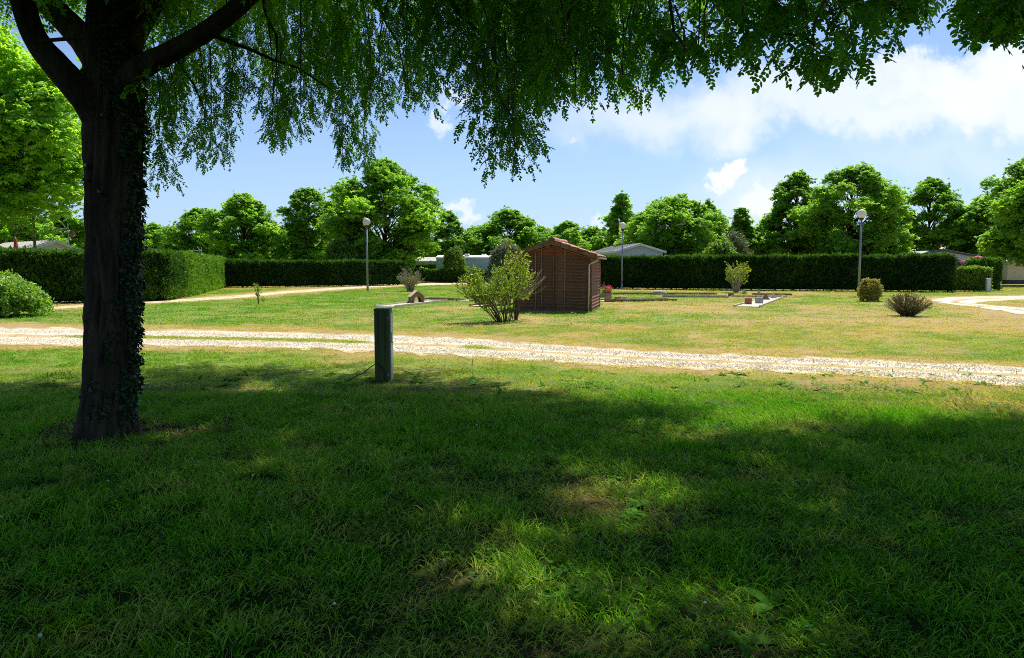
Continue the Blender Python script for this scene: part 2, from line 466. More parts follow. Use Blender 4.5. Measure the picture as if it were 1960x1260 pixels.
_groups = {}
def scatter_group(col):
    if col.name in _groups:
        return _groups[col.name]
    ng = bpy.data.node_groups.new('scatter_' + col.name, 'GeometryNodeTree')
    ng.interface.new_socket('Geometry', in_out='INPUT', socket_type='NodeSocketGeometry')
    ng.interface.new_socket('Geometry', in_out='OUTPUT', socket_type='NodeSocketGeometry')
    gi = ng.nodes.new('NodeGroupInput'); go = ng.nodes.new('NodeGroupOutput')
    ip = ng.nodes.new('GeometryNodeInstanceOnPoints')
    ci = ng.nodes.new('GeometryNodeCollectionInfo')
    ci.inputs['Collection'].default_value = col
    ci.inputs['Separate Children'].default_value = True
    ci.inputs['Reset Children'].default_value = True
    def na(nm, dt):
        a = ng.nodes.new('GeometryNodeInputNamedAttribute'); a.data_type = dt; a.inputs['Name'].default_value = nm
        return a.outputs['Attribute']
    L = ng.links.new
    L(gi.outputs[0], ip.inputs['Points']); L(ci.outputs[0], ip.inputs['Instance'])
    ip.inputs['Pick Instance'].default_value = True
    L(na('vi', 'INT'), ip.inputs['Instance Index'])
    L(na('rot', 'FLOAT_VECTOR'), ip.inputs['Rotation'])
    L(na('scl', 'FLOAT_VECTOR'), ip.inputs['Scale'])
    L(ip.outputs[0], go.inputs[0])
    _groups[col.name] = ng
    return ng

def scatter(name, pts, rot, scl, col, parent=None, attrs=None, label=None, cat=None, group=None):
    """one object whose points carry copies of the palette's meshes: leaves, needles, grass"""
    pts = np.asarray(pts, np.float32)
    n = len(pts)
    me = bpy.data.meshes.new(name)
    me.vertices.add(n)
    me.vertices.foreach_set('co', pts.ravel())
    scl = np.asarray(scl, np.float32)
    if scl.ndim == 1: scl = np.repeat(scl[:, None], 3, 1)
    a = me.attributes.new('rot', 'FLOAT_VECTOR', 'POINT'); a.data.foreach_set('vector', np.asarray(rot, np.float32).ravel())
    a = me.attributes.new('scl', 'FLOAT_VECTOR', 'POINT'); a.data.foreach_set('vector', scl.ravel())
    a = me.attributes.new('vi', 'INT', 'POINT'); a.data.foreach_set('value', rng.integers(0, len(col.objects), n).astype(np.int32))
    for k, v in (attrs or {}).items():
        a = me.attributes.new(k, 'FLOAT', 'POINT'); a.data.foreach_set('value', np.asarray(v, np.float32))
    me.update()
    o = link_mesh(name, me, parent)
    md = o.modifiers.new('scatter', 'NODES')
    md.node_group = scatter_group(col)
    return setp(o, label, cat, group, 'stuff')

# ---- leaf palettes
def unit(v):
    v = np.asarray(v, float)
    return v / (np.linalg.norm(v) + 1e-9)

def leaflet(mb, p, d, n, L, W):
    """one oval leaflet: six-sided, slightly folded"""
    s = unit(np.cross(n, d))
    mb.add([p, p + d * L * .3 + s * W * .48, p + d * L * .72 + s * W * .42, p + d * L, p + d * L * .72 - s * W * .42, p + d * L * .3 - s * W * .48], [(0, 1, 2, 3, 4, 5)])

def frond(mb, p, d, L, pairs, r, lw=0.019, ll=0.040, droop=0.5):
    """a pinnate leaf with paired oval leaflets"""
    p = np.array(p, float); d = unit(d); st = L / (pairs + 1)
    path = [p.copy()]
    for i in range(pairs):
        d = unit(d + np.array((0, 0, -droop / pairs)) + r.normal(0, 0.02, 3))
        p = p + d * st
        path.append(p.copy())
        side = unit(np.cross(d, (0, 0, 1)) + r.normal(0, 0.1, 3)); up = unit(np.cross(side, d))
        k = 0.75 + 0.35 * math.sin(math.pi * (i + 0.6) / pairs)
        for s in (-1, 1):
            ld = unit(side * s * 0.9 + d * 0.35 - np.array((0, 0, 1)) * r.uniform(0.05, 0.55))
            leaflet(mb, p, ld, unit(up + r.normal(0, 0.3, 3)), ll * k * r.uniform(.85, 1.1), lw * k)
    leaflet(mb, p, d, unit(np.cross(side, d)), ll, lw)
    return path

def spray_mesh(name, seed, hang):
    r = np.random.default_rng(seed)
    mb = MB(); tw = MB()
    L = r.uniform(.40, .55)
    d = unit((0.12, 0, -1)) if hang else unit((1, 0, 0.10))
    p = np.zeros(3); path = [p.copy()]
    nf = 9
    for i in range(nf):
        d = unit(d + r.normal(0, .06, 3) + np.array((0, 0, -0.05)))
        p = p + d * L / nf
        path.append(p.copy())
        a = i * 2.4 + r.uniform(-.4, .4)
        if hang:
            fd = unit((math.cos(a) * .8, math.sin(a) * .8, -0.35))
        else:
            sgn = 1 if i % 2 else -1
            fd = unit((0.55, sgn * .85, r.uniform(-.2, .35)))
        frond(mb, p, fd, r.uniform(.15, .23), 7, r, droop=1.1 if hang else 0.75)
    frond(mb, p, d, .2, 7, r, droop=.6)
    tw.tube(path, np.linspace(.004, .0015, len(path)), 4, False)
    n0 = len(mb.f)
    mb.add(np.concatenate(tw.v), tw.f)
    me = mb.mesh(name, M_LOCUST)
    me.materials.append(M_TWIG)
    idx = np.zeros(len(me.polygons), np.int32); idx[n0:] = 1
    me.polygons.foreach_set('material_index', idx)
    return me

COL_SPRAY = collection('locust_spray', [spray_mesh('locust_spray', 100 + i, False) for i in range(5)])
def short_mesh(seed):
    r = np.random.default_rng(seed); mb = MB(); p = np.zeros(3); d = unit((.25, 0, -1))
    for i in range(4):
        p = p + unit(d + r.normal(0, .2, 3)) * .035
        a = i * 1.9 + r.uniform(-.4, .4)
        frond(mb, p, unit((math.cos(a) * .8, math.sin(a) * .8, r.uniform(-.7, .1))), r.uniform(.13, .2), 6, r, lw=.021, ll=.037, droop=1.2)
    return mb.mesh('locust_short', M_LOCUST)
COL_SHORT = collection('locust_short', [short_mesh(250 + i) for i in range(6)])
COL_HANG = collection('locust_hanging', [spray_mesh('locust_hanging', 200 + i, True) for i in range(5)])

def fartuft_mesh(seed):
    """tuft of arching pinnate leaves, simplified for trees tens of metres off"""
    r = np.random.default_rng(seed); mb = MB()
    for i in range(13):
        a = r.uniform(0, 2 * np.pi)
        p = r.normal(0, .10, 3) * np.array((1, 1, .6))
        d = unit((math.cos(a), math.sin(a), r.uniform(-.1, .55)))
        L = r.uniform(.26, .46); W = r.uniform(.07, .11)
        side = unit(np.cross(d, (0, 0, 1))); rows = []
        for k in range(4):
            t = k / 3
            wid = W * (0.55, 1.0, 0.85, 0.12)[k]
            rows += [p + side * wid, p - side * wid]
            d = unit(d + np.array((0, 0, -.30)))
            p = p + d * L / 3
        mb.add(rows, [(0, 1, 3, 2), (2, 3, 5, 4), (4, 5, 7, 6)])
    return mb.mesh('leaf_tuft', M_FAR)
COL_FAR = collection('leaf_tuft', [fartuft_mesh(300 + i) for i in range(5)])

def shrubtuft_mesh(seed, mat, n=16, ll=0.075, lw=0.032, up=0.4):
    r = np.random.default_rng(seed); mb = MB()
    for i in range(n):
        a = r.uniform(0, 2 * np.pi)
        d = unit((math.cos(a), math.sin(a), r.uniform(-.2, 1.0) + up))
        p = r.normal(0, .035, 3)
        leaflet(mb, p, d, unit(np.cross(d, (math.sin(a), -math.cos(a), 0)) + r.normal(0, .3, 3)), ll * r.uniform(.7, 1.2), lw)
    return mb.mesh('leaf_cluster', mat)
COL_SHRUB = collection('leaf_cluster', [shrubtuft_mesh(400 + i, M_SHRUB) for i in range(4)])
COL_SAGE = collection('sage_cluster', [shrubtuft_mesh(420 + i, M_SAGE, 20, .06, .016) for i in range(4)])
COL_GOLD = collection('gold_cluster', [shrubtuft_mesh(440 + i, M_GOLD, 14, .07, .03) for i in range(3)])

def cypress_mesh(seed):
    """flat feathery conifer spray, pointing along +X and up"""
    r = np.random.default_rng(seed); mb = MB()
    for i in range(11):
        a = r.uniform(-.9, .9); e = r.uniform(-.1, .9)
        d = unit((math.cos(a), math.sin(a), e))
        L = r.uniform(.12, .24); W = r.uniform(.018, .032)
        p = r.normal(0, .05, 3) * np.array((.3, 1, 1))
        s = unit(np.cross(d, r.normal(0, 1, 3)))
        mb.add([p - s * W * .5, p + s * W * .5, p + d * L * .6 + s * W, p + d * L, p + d * L * .6 - s * W], [(0, 1, 2, 3, 4)])
    return mb.mesh('conifer_spray', M_CYP)
COL_CYP = collection('conifer_spray', [cypress_mesh(500 + i) for i in range(5)])

def grass_mesh(seed, n, rad, hmin, hmax, wid, lean):
    r = np.random.default_rng(seed); mb = MB()
    for i in range(n):
        a = r.uniform(0, 2 * np.pi); q = rad * math.sqrt(r.uniform())
        p = np.array((q * math.cos(a), q * math.sin(a), -0.004))
        b = r.uniform(0, 2 * np.pi)
        h = r.uniform(hmin, hmax) * r.uniform(.6, 1)
        ln = r.uniform(.1, lean)
        d = np.array((math.cos(b) * ln, math.sin(b) * ln, 1.0)); d = unit(d)
        s = unit(np.cross(d, (math.cos(b + 1.2), math.sin(b + 1.2), 0.1))) * wid * r.uniform(.6, 1.2)
        p1 = p + d * h * .45
        d2 = unit(d + np.array((math.cos(b), math.sin(b), -.15)) * ln)
        p2 = p1 + d2 * h * .35
        p3 = p2 + unit(d2 + np.array((math.cos(b) * ln, math.sin(b) * ln, -.5))) * h * .3
        mb.add([p - s * .7, p + s * .7, p1 + s, p1 - s, p2 + s * .7, p2 - s * .7, p3], [(0, 1, 2, 3), (3, 2, 4, 5), (5, 4, 6)])
    return mb.mesh('grass_tuft', M_GRASS)
COL_GNEAR = collection('grass_tuft', [grass_mesh(600 + i, 52, .13, .03, .13, .0025, .85) for i in range(5)])
COL_GMID = collection('grass_tuft_mown', [grass_mesh(620 + i, 46, .17, .025, .075, .0042, 1.3) for i in range(4)])
COL_GFAR = collection('grass_tuft_far', [grass_mesh(640 + i, 44, .36, .025, .06, .012, 1.4) for i in range(4)])

def clover_mesh(seed):
    r = np.random.default_rng(seed); mb = MB()
    for i in range(9):
        c = np.array((*r.normal(0, .07, 2), r.uniform(.03, .075)))
        mb.add([c + (-.001, 0, -c[2]), c + (.001, 0, -c[2]), c], [(0, 1, 2)])
        a0 = r.uniform(0, 6.3)
        for k in range(3):
            a = a0 + k * 2.094
            d = unit((math.cos(a), math.sin(a), r.uniform(-.1, .35)))
            leaflet(mb, c, d, np.array((0, 0, 1.)) + r.normal(0, .2, 3), r.uniform(.014, .022), .020)
    return mb.mesh('clover', M_CLOVER)
COL_CLOVER = collection('clover', [clover_mesh(660 + i) for i in range(4)])

def broadleaf_mesh(seed):
    r = np.random.default_rng(seed); mb = MB()
    for i in range(r.integers(4, 8)):
        a = r.uniform(0, 6.3); L = r.uniform(.07, .15); W = L * r.uniform(.22, .36)
        p = np.zeros(3); d = unit((math.cos(a), math.sin(a), r.uniform(.3, 1.2)))
        s = unit(np.cross(d, (0, 0, 1))) * W * .5; rows = []
        for k in range(5):
            wk = (.25, .9, 1.0, .65, .05)[k]
            rows += [p + s * wk, p - s * wk]
            d = unit(d + np.array((0, 0, -.28))); p = p + d * L / 4
        mb.add(rows, [(0, 1, 3, 2), (2, 3, 5, 4), (4, 5, 7, 6), (6, 7, 9, 8)])
    return mb.mesh('broadleaf_weed', M_CLOVER)
COL_WEED = collection('broadleaf_weed', [broadleaf_mesh(680 + i) for i in range(5)])

def daisy_mesh():
    mb = MB(); mb.tube([(0, 0, 0), (.004, .002, .05), (.008, 0, .085)], [.0012, .001, .001], 4)
    n0 = len(mb.f)
    mb.lathe([(.003, .078), (.011, .082), (.012, .09), (.006, .097), (.001, .098)], 7, (.008, 0, 0))
    me = mb.mesh('clover_flower', M_CLOVER); me.materials.append(M_WHITEFL)
    idx = np.zeros(len(me.polygons), np.int32); idx[n0:] = 1
    me.polygons.foreach_set('material_index', idx)
    return me
COL_FLOWER = collection('clover_flower', [daisy_mesh()])

def pebble_mesh(seed):
    r = np.random.default_rng(seed)
    v = np.array([(1, 0, 0), (-1, 0, 0), (0, 1, 0), (0, -1, 0), (0, 0, .7), (0, 0, -.5)], float) * r.uniform(.6, 1.1, (6, 1))
    mb = MB().add(v * .5, [(0, 2, 4), (2, 1, 4), (1, 3, 4), (3, 0, 4), (2, 0, 5), (1, 2, 5), (3, 1, 5), (0, 3, 5)])
    return mb.mesh('pebble', M_PEBBLE)
COL_PEB = collection('pebble', [pebble_mesh(700 + i) for i in range(5)])

def ivy_mesh(seed):
    r = np.random.default_rng(seed); mb = MB()
    L = r.uniform(.045, .075)
    pts = np.array([(0, 0), (.42, .30), (.12, .55), (.62, .16), (1.0, 0.0), (.62, -.16), (.12, -.55), (.42, -.30)])
    pts = np.array([(0, .12), (-.08, .5), (.38, .46), (1.0, 0), (.38, -.46), (-.08, -.5), (0, -.12)])
    # leaf hangs along -Z and faces +X
    mb.add([(0.012 * math.cos(q[1] * 5), q[1] * L, -q[0] * L) for q in pts], [tuple(range(len(pts)))])
    return mb.mesh('ivy_leaf', M_IVY)
COL_IVY = collection('ivy_leaf', [ivy_mesh(720 + i) for i in range(4)])

def litter_mesh(seed):
    r = np.random.default_rng(seed); mb = MB()
    for i in range(14):
        c = np.array((*r.normal(0, .09, 2), r.uniform(.004, .02))); a = r.uniform(0, 6.3)
        d = unit((math.cos(a), math.sin(a), r.uniform(-.2, .3)))
        leaflet(mb, c, d, np.array((0, 0, 1.)) + r.normal(0, .4, 3), r.uniform(.02, .06), r.uniform(.006, .02))
    return mb.mesh('dead_leaf', M_SOILCLOD)
COL_LITTER = collection('dead_leaf', [litter_mesh(740 + i) for i in range(3)])

# ------------------------------------------------------------------ paths (edges traced on the ground)
def resample(pxs, n):
    pts = np.array([G(*p) for p in pxs])
    s = np.concatenate([[0], np.cumsum(np.linalg.norm(np.diff(pts, axis=0), axis=1))])
    t = np.linspace(0, s[-1], n)
    return np.stack([np.interp(t, s, pts[:, k]) for k in (0, 1)], 1)

def smooth(a, k=9):
    p = np.pad(a, ((k // 2, k // 2), (0, 0)), 'edge')
    return np.stack([np.convolve(p[:, i], np.ones(k) / k, 'valid') for i in (0, 1)], 1)

NEAR_U = [(-420, 620), (-150, 624), (0, 628), (300, 633), (600, 638), (860, 646), (1080, 664), (1300, 676), (1600, 687), (1960, 702), (2400, 722), (2900, 750)]
NEAR_L = [(-420, 655), (-150, 658), (0, 660), (300, 662), (600, 668), (860, 681), (1080, 694), (1300, 705), (1600, 716), (1960, 739), (2400, 772), (2900, 815)]
FAR_U = [(-60, 596), (60, 591), (165, 583.5), (265, 577.5), (440, 567), (540, 557.5), (700, 547.2), (785, 543.5), (812, 541.5), (845, 541)]
FAR_L = [(-60, 602), (60, 596), (165, 588), (265, 582.5), (440, 573), (540, 563), (700, 551.5), (785, 547.5), (845, 546), (900, 543.5)]
LOOP_U = [(2100, 566), (1960, 567), (1880, 567.5), (1820, 569), (1790, 573), (1782, 577)]
LOOP_L = [(2100, 574), (1960, 574.5), (1910, 576), (1880, 578), (1868, 580), (1872, 582)]
LOOP2_U = [(1782, 577), (1800, 580), (1840, 585), (1900, 593), (1960, 602), (2080, 620)]
LOOP2_L = [(1872, 582), (1890, 584), (1915, 586.5), (1935, 588), (1960, 590), (2080, 598)]
PATHS = []
for nm, Uq, Lq, n, frag in (('gravel_track', NEAR_U, NEAR_L, 240, .28), ('sandy_path', FAR_U, FAR_L, 120, .3), ('gravel_loop', LOOP_U, LOOP_L, 60, .25), ('gravel_loop_return', LOOP2_U, LOOP2_L, 60, .25)):
    PATHS.append((nm, smooth(resample(Uq, n)), smooth(resample(Lq, n)), frag))

def path_dist(x, y, path):
    """signed distance (negative inside) to a path's band, and which side"""
    c = (path[1] + path[2]) / 2
    hw = np.linalg.norm(path[1] - path[2], axis=1) / 2
    out = np.full(len(x), 99.0)
    for k0 in range(0, len(x), 20000):
        d = np.hypot(x[k0:k0 + 20000, None] - c[None, ::2, 0], y[k0:k0 + 20000, None] - c[None, ::2, 1]) - hw[None, ::2] * .9
        out[k0:k0 + 20000] = d.min(1)
    return out

# dry, brown patches of the lawn, and sun dapples painted as straw: centre and half-axes on the ground
DRY_AND_DAPPLES = []
for px, py, rx, ry, s in [(1840, 620, 190, 17, 1.0), (1300, 592, 150, 9, .75), (1180, 606, 90, 6, .4), (1440, 672, 190, 6, .95), (1150, 661, 120, 4, .7), (820, 705, 130, 13, .65),
                          (640, 693, 120, 8, .45), (1560, 824, 95, 12, .85), (1330, 842, 110, 9, .8), (1700, 735, 260, 12, .55), (1900, 780, 160, 18, .7), (400, 629, 200, 3, .9), (120, 624, 200, 3, .9),
                          (760, 640, 160, 4, .6), (500, 548, 70, 5, .8), (610, 552, 90, 4, .55), (880, 590, 60, 5, .5), (1460, 612, 160, 6, .55), (1590, 590, 90, 8, .5), (1010, 612, 30, 4, .9),
                          (1110, 965, 90, 45, .8), (880, 1120, 70, 45, .6), (790, 1165, 50, 15, .6), (1000, 1250, 260, 25, .9), (1420, 1250, 120, 20, .7), (460, 745, 70, 15, .4), (1250, 555, 120, 3, .7), (1500, 563, 200, 4, .5), (1100, 780, 80, 10, .3)]:  # entries at the sun dapples paint that light as straw colour
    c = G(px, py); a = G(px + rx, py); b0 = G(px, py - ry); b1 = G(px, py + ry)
    DRY_AND_DAPPLES.append((c[0], c[1], a[0] - c[0], (b0[1] - b1[1]) / 2, s))

TREE_XY = G(203, 836)

def lawn(x, y):
    """dryness 0..1 (raised at painted sun dapples) and bare-soil 0..1 of the lawn at ground points"""
    x = np.asarray(x, float); y = np.asarray(y, float)
    big = vnoise(x, y, .16, 3, 3); mid = vnoise(x, y, .7, 9, 3); fine = vnoise(x, y, 2.6, 21, 2)
    d = .34 * sstep(.42, .72, big) + .40 * sstep(.45, .75, mid) + .40 * sstep(.45, .8, fine)
    far = sstep(11.0, 17, y)
    d = d * (.38 + .46 * far) + .08 * far
    d = d + .22 * sstep(8.2, 9.4, y) * sstep(12.5, 11, y) * (.3 + mid)
    right = sstep(-2, 14, x) * far
    d = d + .22 * right
    for cx, cy_, rx, ry, s in DRY_AND_DAPPLES:
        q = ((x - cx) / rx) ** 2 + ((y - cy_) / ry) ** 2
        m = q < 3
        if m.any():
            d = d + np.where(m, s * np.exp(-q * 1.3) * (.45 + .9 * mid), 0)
    pd = path_dist(x, y, PATHS[0])
    d = d + .75 * sstep(1.3, .0, pd) * (.5 + .8 * mid)
    pd2 = np.minimum(path_dist(x, y, PATHS[1]), np.minimum(path_dist(x, y, PATHS[2]), path_dist(x, y, PATHS[3])))
    d = d + .6 * sstep(1.2, 0, pd2)
    rt = np.hypot(x - TREE_XY[0], (y - TREE_XY[1]) * 1.3)
    soil = sstep(1.25, .35, rt + .6 * (mid - .5)) + .9 * np.exp(-(((x - TREE_XY[0] - .9) / .5) ** 2 + ((y - TREE_XY[1] - .35) / .35) ** 2))
    b = G(735, 728)
    soil = soil + .6 * np.exp(-(((x - b[0] + .25) / .35) ** 2 + ((y - b[1] + .1) / .3) ** 2))
    soil = soil + .3 * sstep(.57, .78, vnoise(x, y, 1.1, 77, 3)) * sstep(11, 8, y)
    return np.clip(d, 0, 1), np.clip(soil, 0, 1)

# ------------------------------------------------------------------ ground
def axis(lo, hi, n, k):
    t = np.linspace(-1, 1, n); s = np.sinh(k * t) / np.sinh(k)
    return (lo + hi) / 2 + (hi - lo) / 2 * s
gx = np.concatenate([[-1500, -400], axis(-95, 95, 330, 2.6), [400, 1500]])
tt = np.linspace(0, 1, 330)
gy = np.concatenate([[-1500, -300, -60, -20, -8, -3], .5 + 119.5 * (np.exp(3.1 * tt) - 1) / (math.exp(3.1) - 1), [400, 2500]])
XX, YY = np.meshgrid(gx, gy)
fx, fy = XX.ravel(), YY.ravel()
dry, soil = lawn(fx, fy)
def ground_z(x_, y_):
    return (vnoise(x_, y_, .9, 31, 2) - .5) * .03 * sstep(30, 24, np.abs(x_)) * sstep(0, 2, y_) * sstep(10.0, 8.6, y_)
zz = ground_z(fx, fy)
me = bpy.data.meshes.new('ground')
nx, ny = len(gx), len(gy)
me.vertices.add(nx * ny)
me.vertices.foreach_set('co', np.stack([fx, fy, zz], 1).astype(np.float32).ravel())
I, J = np.meshgrid(np.arange(nx - 1), np.arange(ny - 1))
q0 = (J * nx + I).ravel()
quads = np.stack([q0, q0 + 1, q0 + nx + 1, q0 + nx], 1)
me.loops.add(quads.size); me.loops.foreach_set('vertex_index', quads.ravel().astype(np.int32))
me.polygons.add(len(quads)); me.polygons.foreach_set('loop_start', (np.arange(len(quads)) * 4).astype(np.int32))
me.update(calc_edges=True)
for k, v in (('dry', dry), ('soil', soil)):
    a = me.attributes.new(k, 'FLOAT', 'POINT'); a.data.foreach_set('value', v.astype(np.float32))
m, t, out = base_mat('lawn_ground')
geo = t.n('ShaderNodeNewGeometry'); pos = geo.outputs['Position']
n1 = t.noise(pos, 3.0, 6, .65); n2 = t.noise(pos, 28.0, 4, .7); n3 = t.noise(pos, 0.5, 4, .6)
yfar = t.n('ShaderNodeSeparateXYZ'); t.link(pos, yfar.inputs[0])
thatch_shade = t.ramp(yfar.outputs[1], 7.5, 11.0)                # thatch under the tree's long grass, darkened as shade between blades; mown turf beyond
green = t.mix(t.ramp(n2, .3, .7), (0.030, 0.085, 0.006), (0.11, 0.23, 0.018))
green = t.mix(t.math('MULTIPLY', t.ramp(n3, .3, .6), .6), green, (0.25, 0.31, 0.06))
green = t.mix(thatch_shade, t.mix(n2, (0.012, 0.028, 0.004), (0.05, 0.085, 0.012)), green)
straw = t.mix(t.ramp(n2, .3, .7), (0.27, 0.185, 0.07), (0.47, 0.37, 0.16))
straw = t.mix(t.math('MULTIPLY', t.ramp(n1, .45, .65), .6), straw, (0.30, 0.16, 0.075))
straw = t.mix(thatch_shade, t.mix(n2, (0.07, 0.05, 0.018), (0.17, 0.125, 0.05)), straw)
df = t.math('ADD', t.attr('dry'), t.math('MULTIPLY', t.math('SUBTRACT', n1, .5), .7), clamp=True)
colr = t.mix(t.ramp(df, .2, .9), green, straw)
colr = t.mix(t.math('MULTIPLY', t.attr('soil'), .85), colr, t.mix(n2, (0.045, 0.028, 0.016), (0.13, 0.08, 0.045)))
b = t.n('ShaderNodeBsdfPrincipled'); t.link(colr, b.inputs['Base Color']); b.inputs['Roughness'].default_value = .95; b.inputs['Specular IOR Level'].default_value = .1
bp = t.n('ShaderNodeBump'); bp.inputs['Strength'].default_value = .9; bp.inputs['Distance'].default_value = .03
t.link(n2, bp.inputs['Height']); t.link(bp.outputs[0], b.inputs['Normal']); t.link(b.outputs[0], out.inputs[0])
me.materials.append(m)
ground = link_mesh('ground', me)
setp(ground, 'flat lawn of green and straw coloured mown grass', 'lawn', kind='structure')

# ------------------------------------------------------------------ path surfaces and loose gravel
m, t, out = base_mat('gravel_surface')
geo = t.n('ShaderNodeNewGeometry'); pos = geo.outputs['Position']
vor = t.n('ShaderNodeTexVoronoi'); t.link(pos, vor.inputs['Vector']); vor.inputs['Scale'].default_value = 34
n1 = t.noise(pos, 2.2, 5, .65); n2 = t.noise(pos, 50, 3, .7)
grav = t.mix(vor.outputs['Color'], (0.56, 0.48, 0.36), (0.78, 0.70, 0.57))
grav = t.mix(t.math('MULTIPLY', t.ramp(n1, .45, .7), .6), grav, (0.50, 0.36, 0.21))
strawc = t.mix(n2, (0.40, 0.28, 0.13), (0.58, 0.45, 0.24))
strawc = t.mix(t.math('MULTIPLY', t.ramp(n1, .42, .62), .5), strawc, (0.22, 0.23, 0.07))
gf = t.math('ADD', t.attr('mid'), t.math('MULTIPLY', t.math('SUBTRACT', n1, .5), 1.3), clamp=True)
colr = t.mix(t.ramp(gf, .30, .70), grav, strawc)
b = t.n('ShaderNodeBsdfPrincipled'); t.link(colr, b.inputs['Base Color']); b.inputs['Roughness'].default_value = .95; b.inputs['Specular IOR Level'].default_value = .15
bp = t.n('ShaderNodeBump'); bp.inputs['Strength'].default_value = .6; bp.inputs['Distance'].default_value = .02
t.link(vor.outputs['Distance'], bp.inputs['Height']); t.link(bp.outputs[0], b.inputs['Normal']); t.link(b.outputs[0], out.inputs[0])
M_GRAVEL = m
PATH_LABEL = {'gravel_track': 'pale gravel track with a grassy middle strip crossing the lawn', 'sandy_path': 'narrow sandy path curving past the clipped hedges', 'gravel_loop': 'pale gravel bend beside the low laurel hedge', 'gravel_loop_return': 'pale gravel branch leaving the bend by the lavender'}
for i, (nm, Ue, Le, frag) in enumerate(PATHS):
    n = len(Ue); K = 17
    s = np.linspace(-.04, 1.04, K)
    jl = vnoise(np.arange(n) * .7, np.zeros(n), .5, 40 + i, 3) - .5
    jr = vnoise(np.arange(n) * .7, np.zeros(n) + 50, .5, 60 + i, 3) - .5
    pts = []; mid = []
    for k in range(K):
        a = Ue + (Le - Ue) * s[k]
        wgt = abs(s[k] - .5) * 2
        j = (jl if s[k] < .5 else -jr) * wgt ** 3 * frag
        p = a + (Le - Ue) * j[:, None]
        pts.append(np.concatenate([p, np.full((n, 1), .004 + .0012 * i)], 1))
        mm = math.exp(-((s[k] - .52) / .115) ** 2) * .85 + (sstep(.80, 1.0, wgt)) * .75
        if nm == 'sandy_path': mm = .50 + .3 * sstep(.5, 1.0, wgt)
        if 'loop' in nm: mm = .18 + mm * .7
        mid.append(np.full(n, mm))
    v = np.stack(pts, 1).reshape(-1, 3)
    me = bpy.data.meshes.new(nm)
    fs = [(a_ * K + k, a_ * K + k + 1, (a_ + 1) * K + k + 1, (a_ + 1) * K + k) for a_ in range(n - 1) for k in range(K - 1)]
    me.from_pydata(v.tolist(), [], fs)
    at = me.attributes.new('mid', 'FLOAT', 'POINT'); at.data.foreach_set('value', np.stack(mid, 1).ravel().astype(np.float32))
    me.materials.append(M_GRAVEL); me.update()
    if me.polygons[0].normal.z < 0: me.flip_normals()
    o = link_mesh(nm, me)
    setp(o, PATH_LABEL[nm], 'path', kind='structure')
# loose stones on the near track
nst = 52000
_, Ue, Le, _ = PATHS[0]
k = rng.integers(4, len(Ue) - 3, nst)
tr = np.where(rng.random(nst) < .5, rng.normal(.23, .11, nst), rng.normal(.80, .095, nst))
fr = rng.random(nst)[:, None]
base = Ue[k] * (1 - fr) + Ue[k + 1] * fr; lo_ = Le[k] * (1 - fr) + Le[k + 1] * fr
p2 = base + (lo_ - base) * tr[:, None]
keep = (tr > .0) & (tr < 1.02)
p2 = p2[keep]
scatter('gravel', np.concatenate([p2, np.full((len(p2), 1), .012)], 1), rng.uniform(0, 6.3, (len(p2), 3)) * np.array((.08, .08, 1)), rng.lognormal(-4.05, .38, len(p2)), COL_PEB,
        label='loose pale stones strewn over the two wheel ruts', cat='gravel')

# ------------------------------------------------------------------ grass
def sample_field(y0, y1, dens, margin=1.6):
    """even random points over the wedge of lawn in front of the camera, with room to step aside"""
    hw0 = y1 * .72 + margin
    n = int(dens * 2 * hw0 * (y1 - y0))
    x = rng.uniform(-hw0, hw0, n); y = rng.uniform(y0, y1, n)
    k = np.abs(x) < y * .72 + margin
    return x[k], y[k]

def grass(name, y0, y1, dens, col, smin, smax, label):
    x, y = sample_field(y0, y1, dens)
    d, so_ = lawn(x, y)
    inside = np.zeros(len(x), bool)
    for pth in PATHS:
        pd = path_dist(x, y, pth)
        mid_strip = np.zeros(len(x), bool)
        inside |= pd < -.08 - .9 * (vnoise(x, y, 1.2, 55, 2) - .40) * rng.uniform(.3, 1.2, len(x))
    keep = (~inside) & (rng.random(len(x)) > so_ * .6) & (rng.random(len(x)) > d * .12)
    keep &= np.hypot(x - TREE_XY[0], y - TREE_XY[1]) > .36
    x, y, d, so_ = x[keep], y[keep], d[keep], so_[keep]
    hn = vnoise(x, y, 1.3, 88, 3)
    hn = .55 * hn + .45 * vnoise(x, y, 3.4, 89, 2)
    h = smin + (smax - smin) * sstep(.35, .68, hn) * rng.uniform(.6, 1.35, len(x))
    h = h * (1 - .45 * d)
    wd = rng.uniform(.85, 1.2, len(x))
    rot = np.stack([rng.normal(0, .1, len(x)), rng.normal(0, .1, len(x)), rng.uniform(0, 6.3, len(x))], 1)
    dd = np.clip(d * .95 + (.22 if col is COL_GMID else 0.0) + rng.normal(0, .2, len(x)) + .16 * sstep(.58, .75, vnoise(x, y, 2.2, 99, 2)) * (y < 9.2), 0, 1)
    scatter(name, np.stack([x, y, ground_z(x, y)], 1), rot, np.stack([wd, wd, h], 1), col, attrs={'dry': dd}, label=label, cat='grass')

grass('grass', .9, 9.2, 100, COL_GNEAR, .65, 1.35, 'long green grass blades in the shade of the big tree')
grass('grass', 9.2, 20, 36, COL_GMID, .6, 1.25, 'mown sunlit grass on both sides of the gravel track')
grass('grass', 20, 62, 9, COL_GFAR, .6, 1.2, 'short yellowish lawn grass round the shed and lamps')
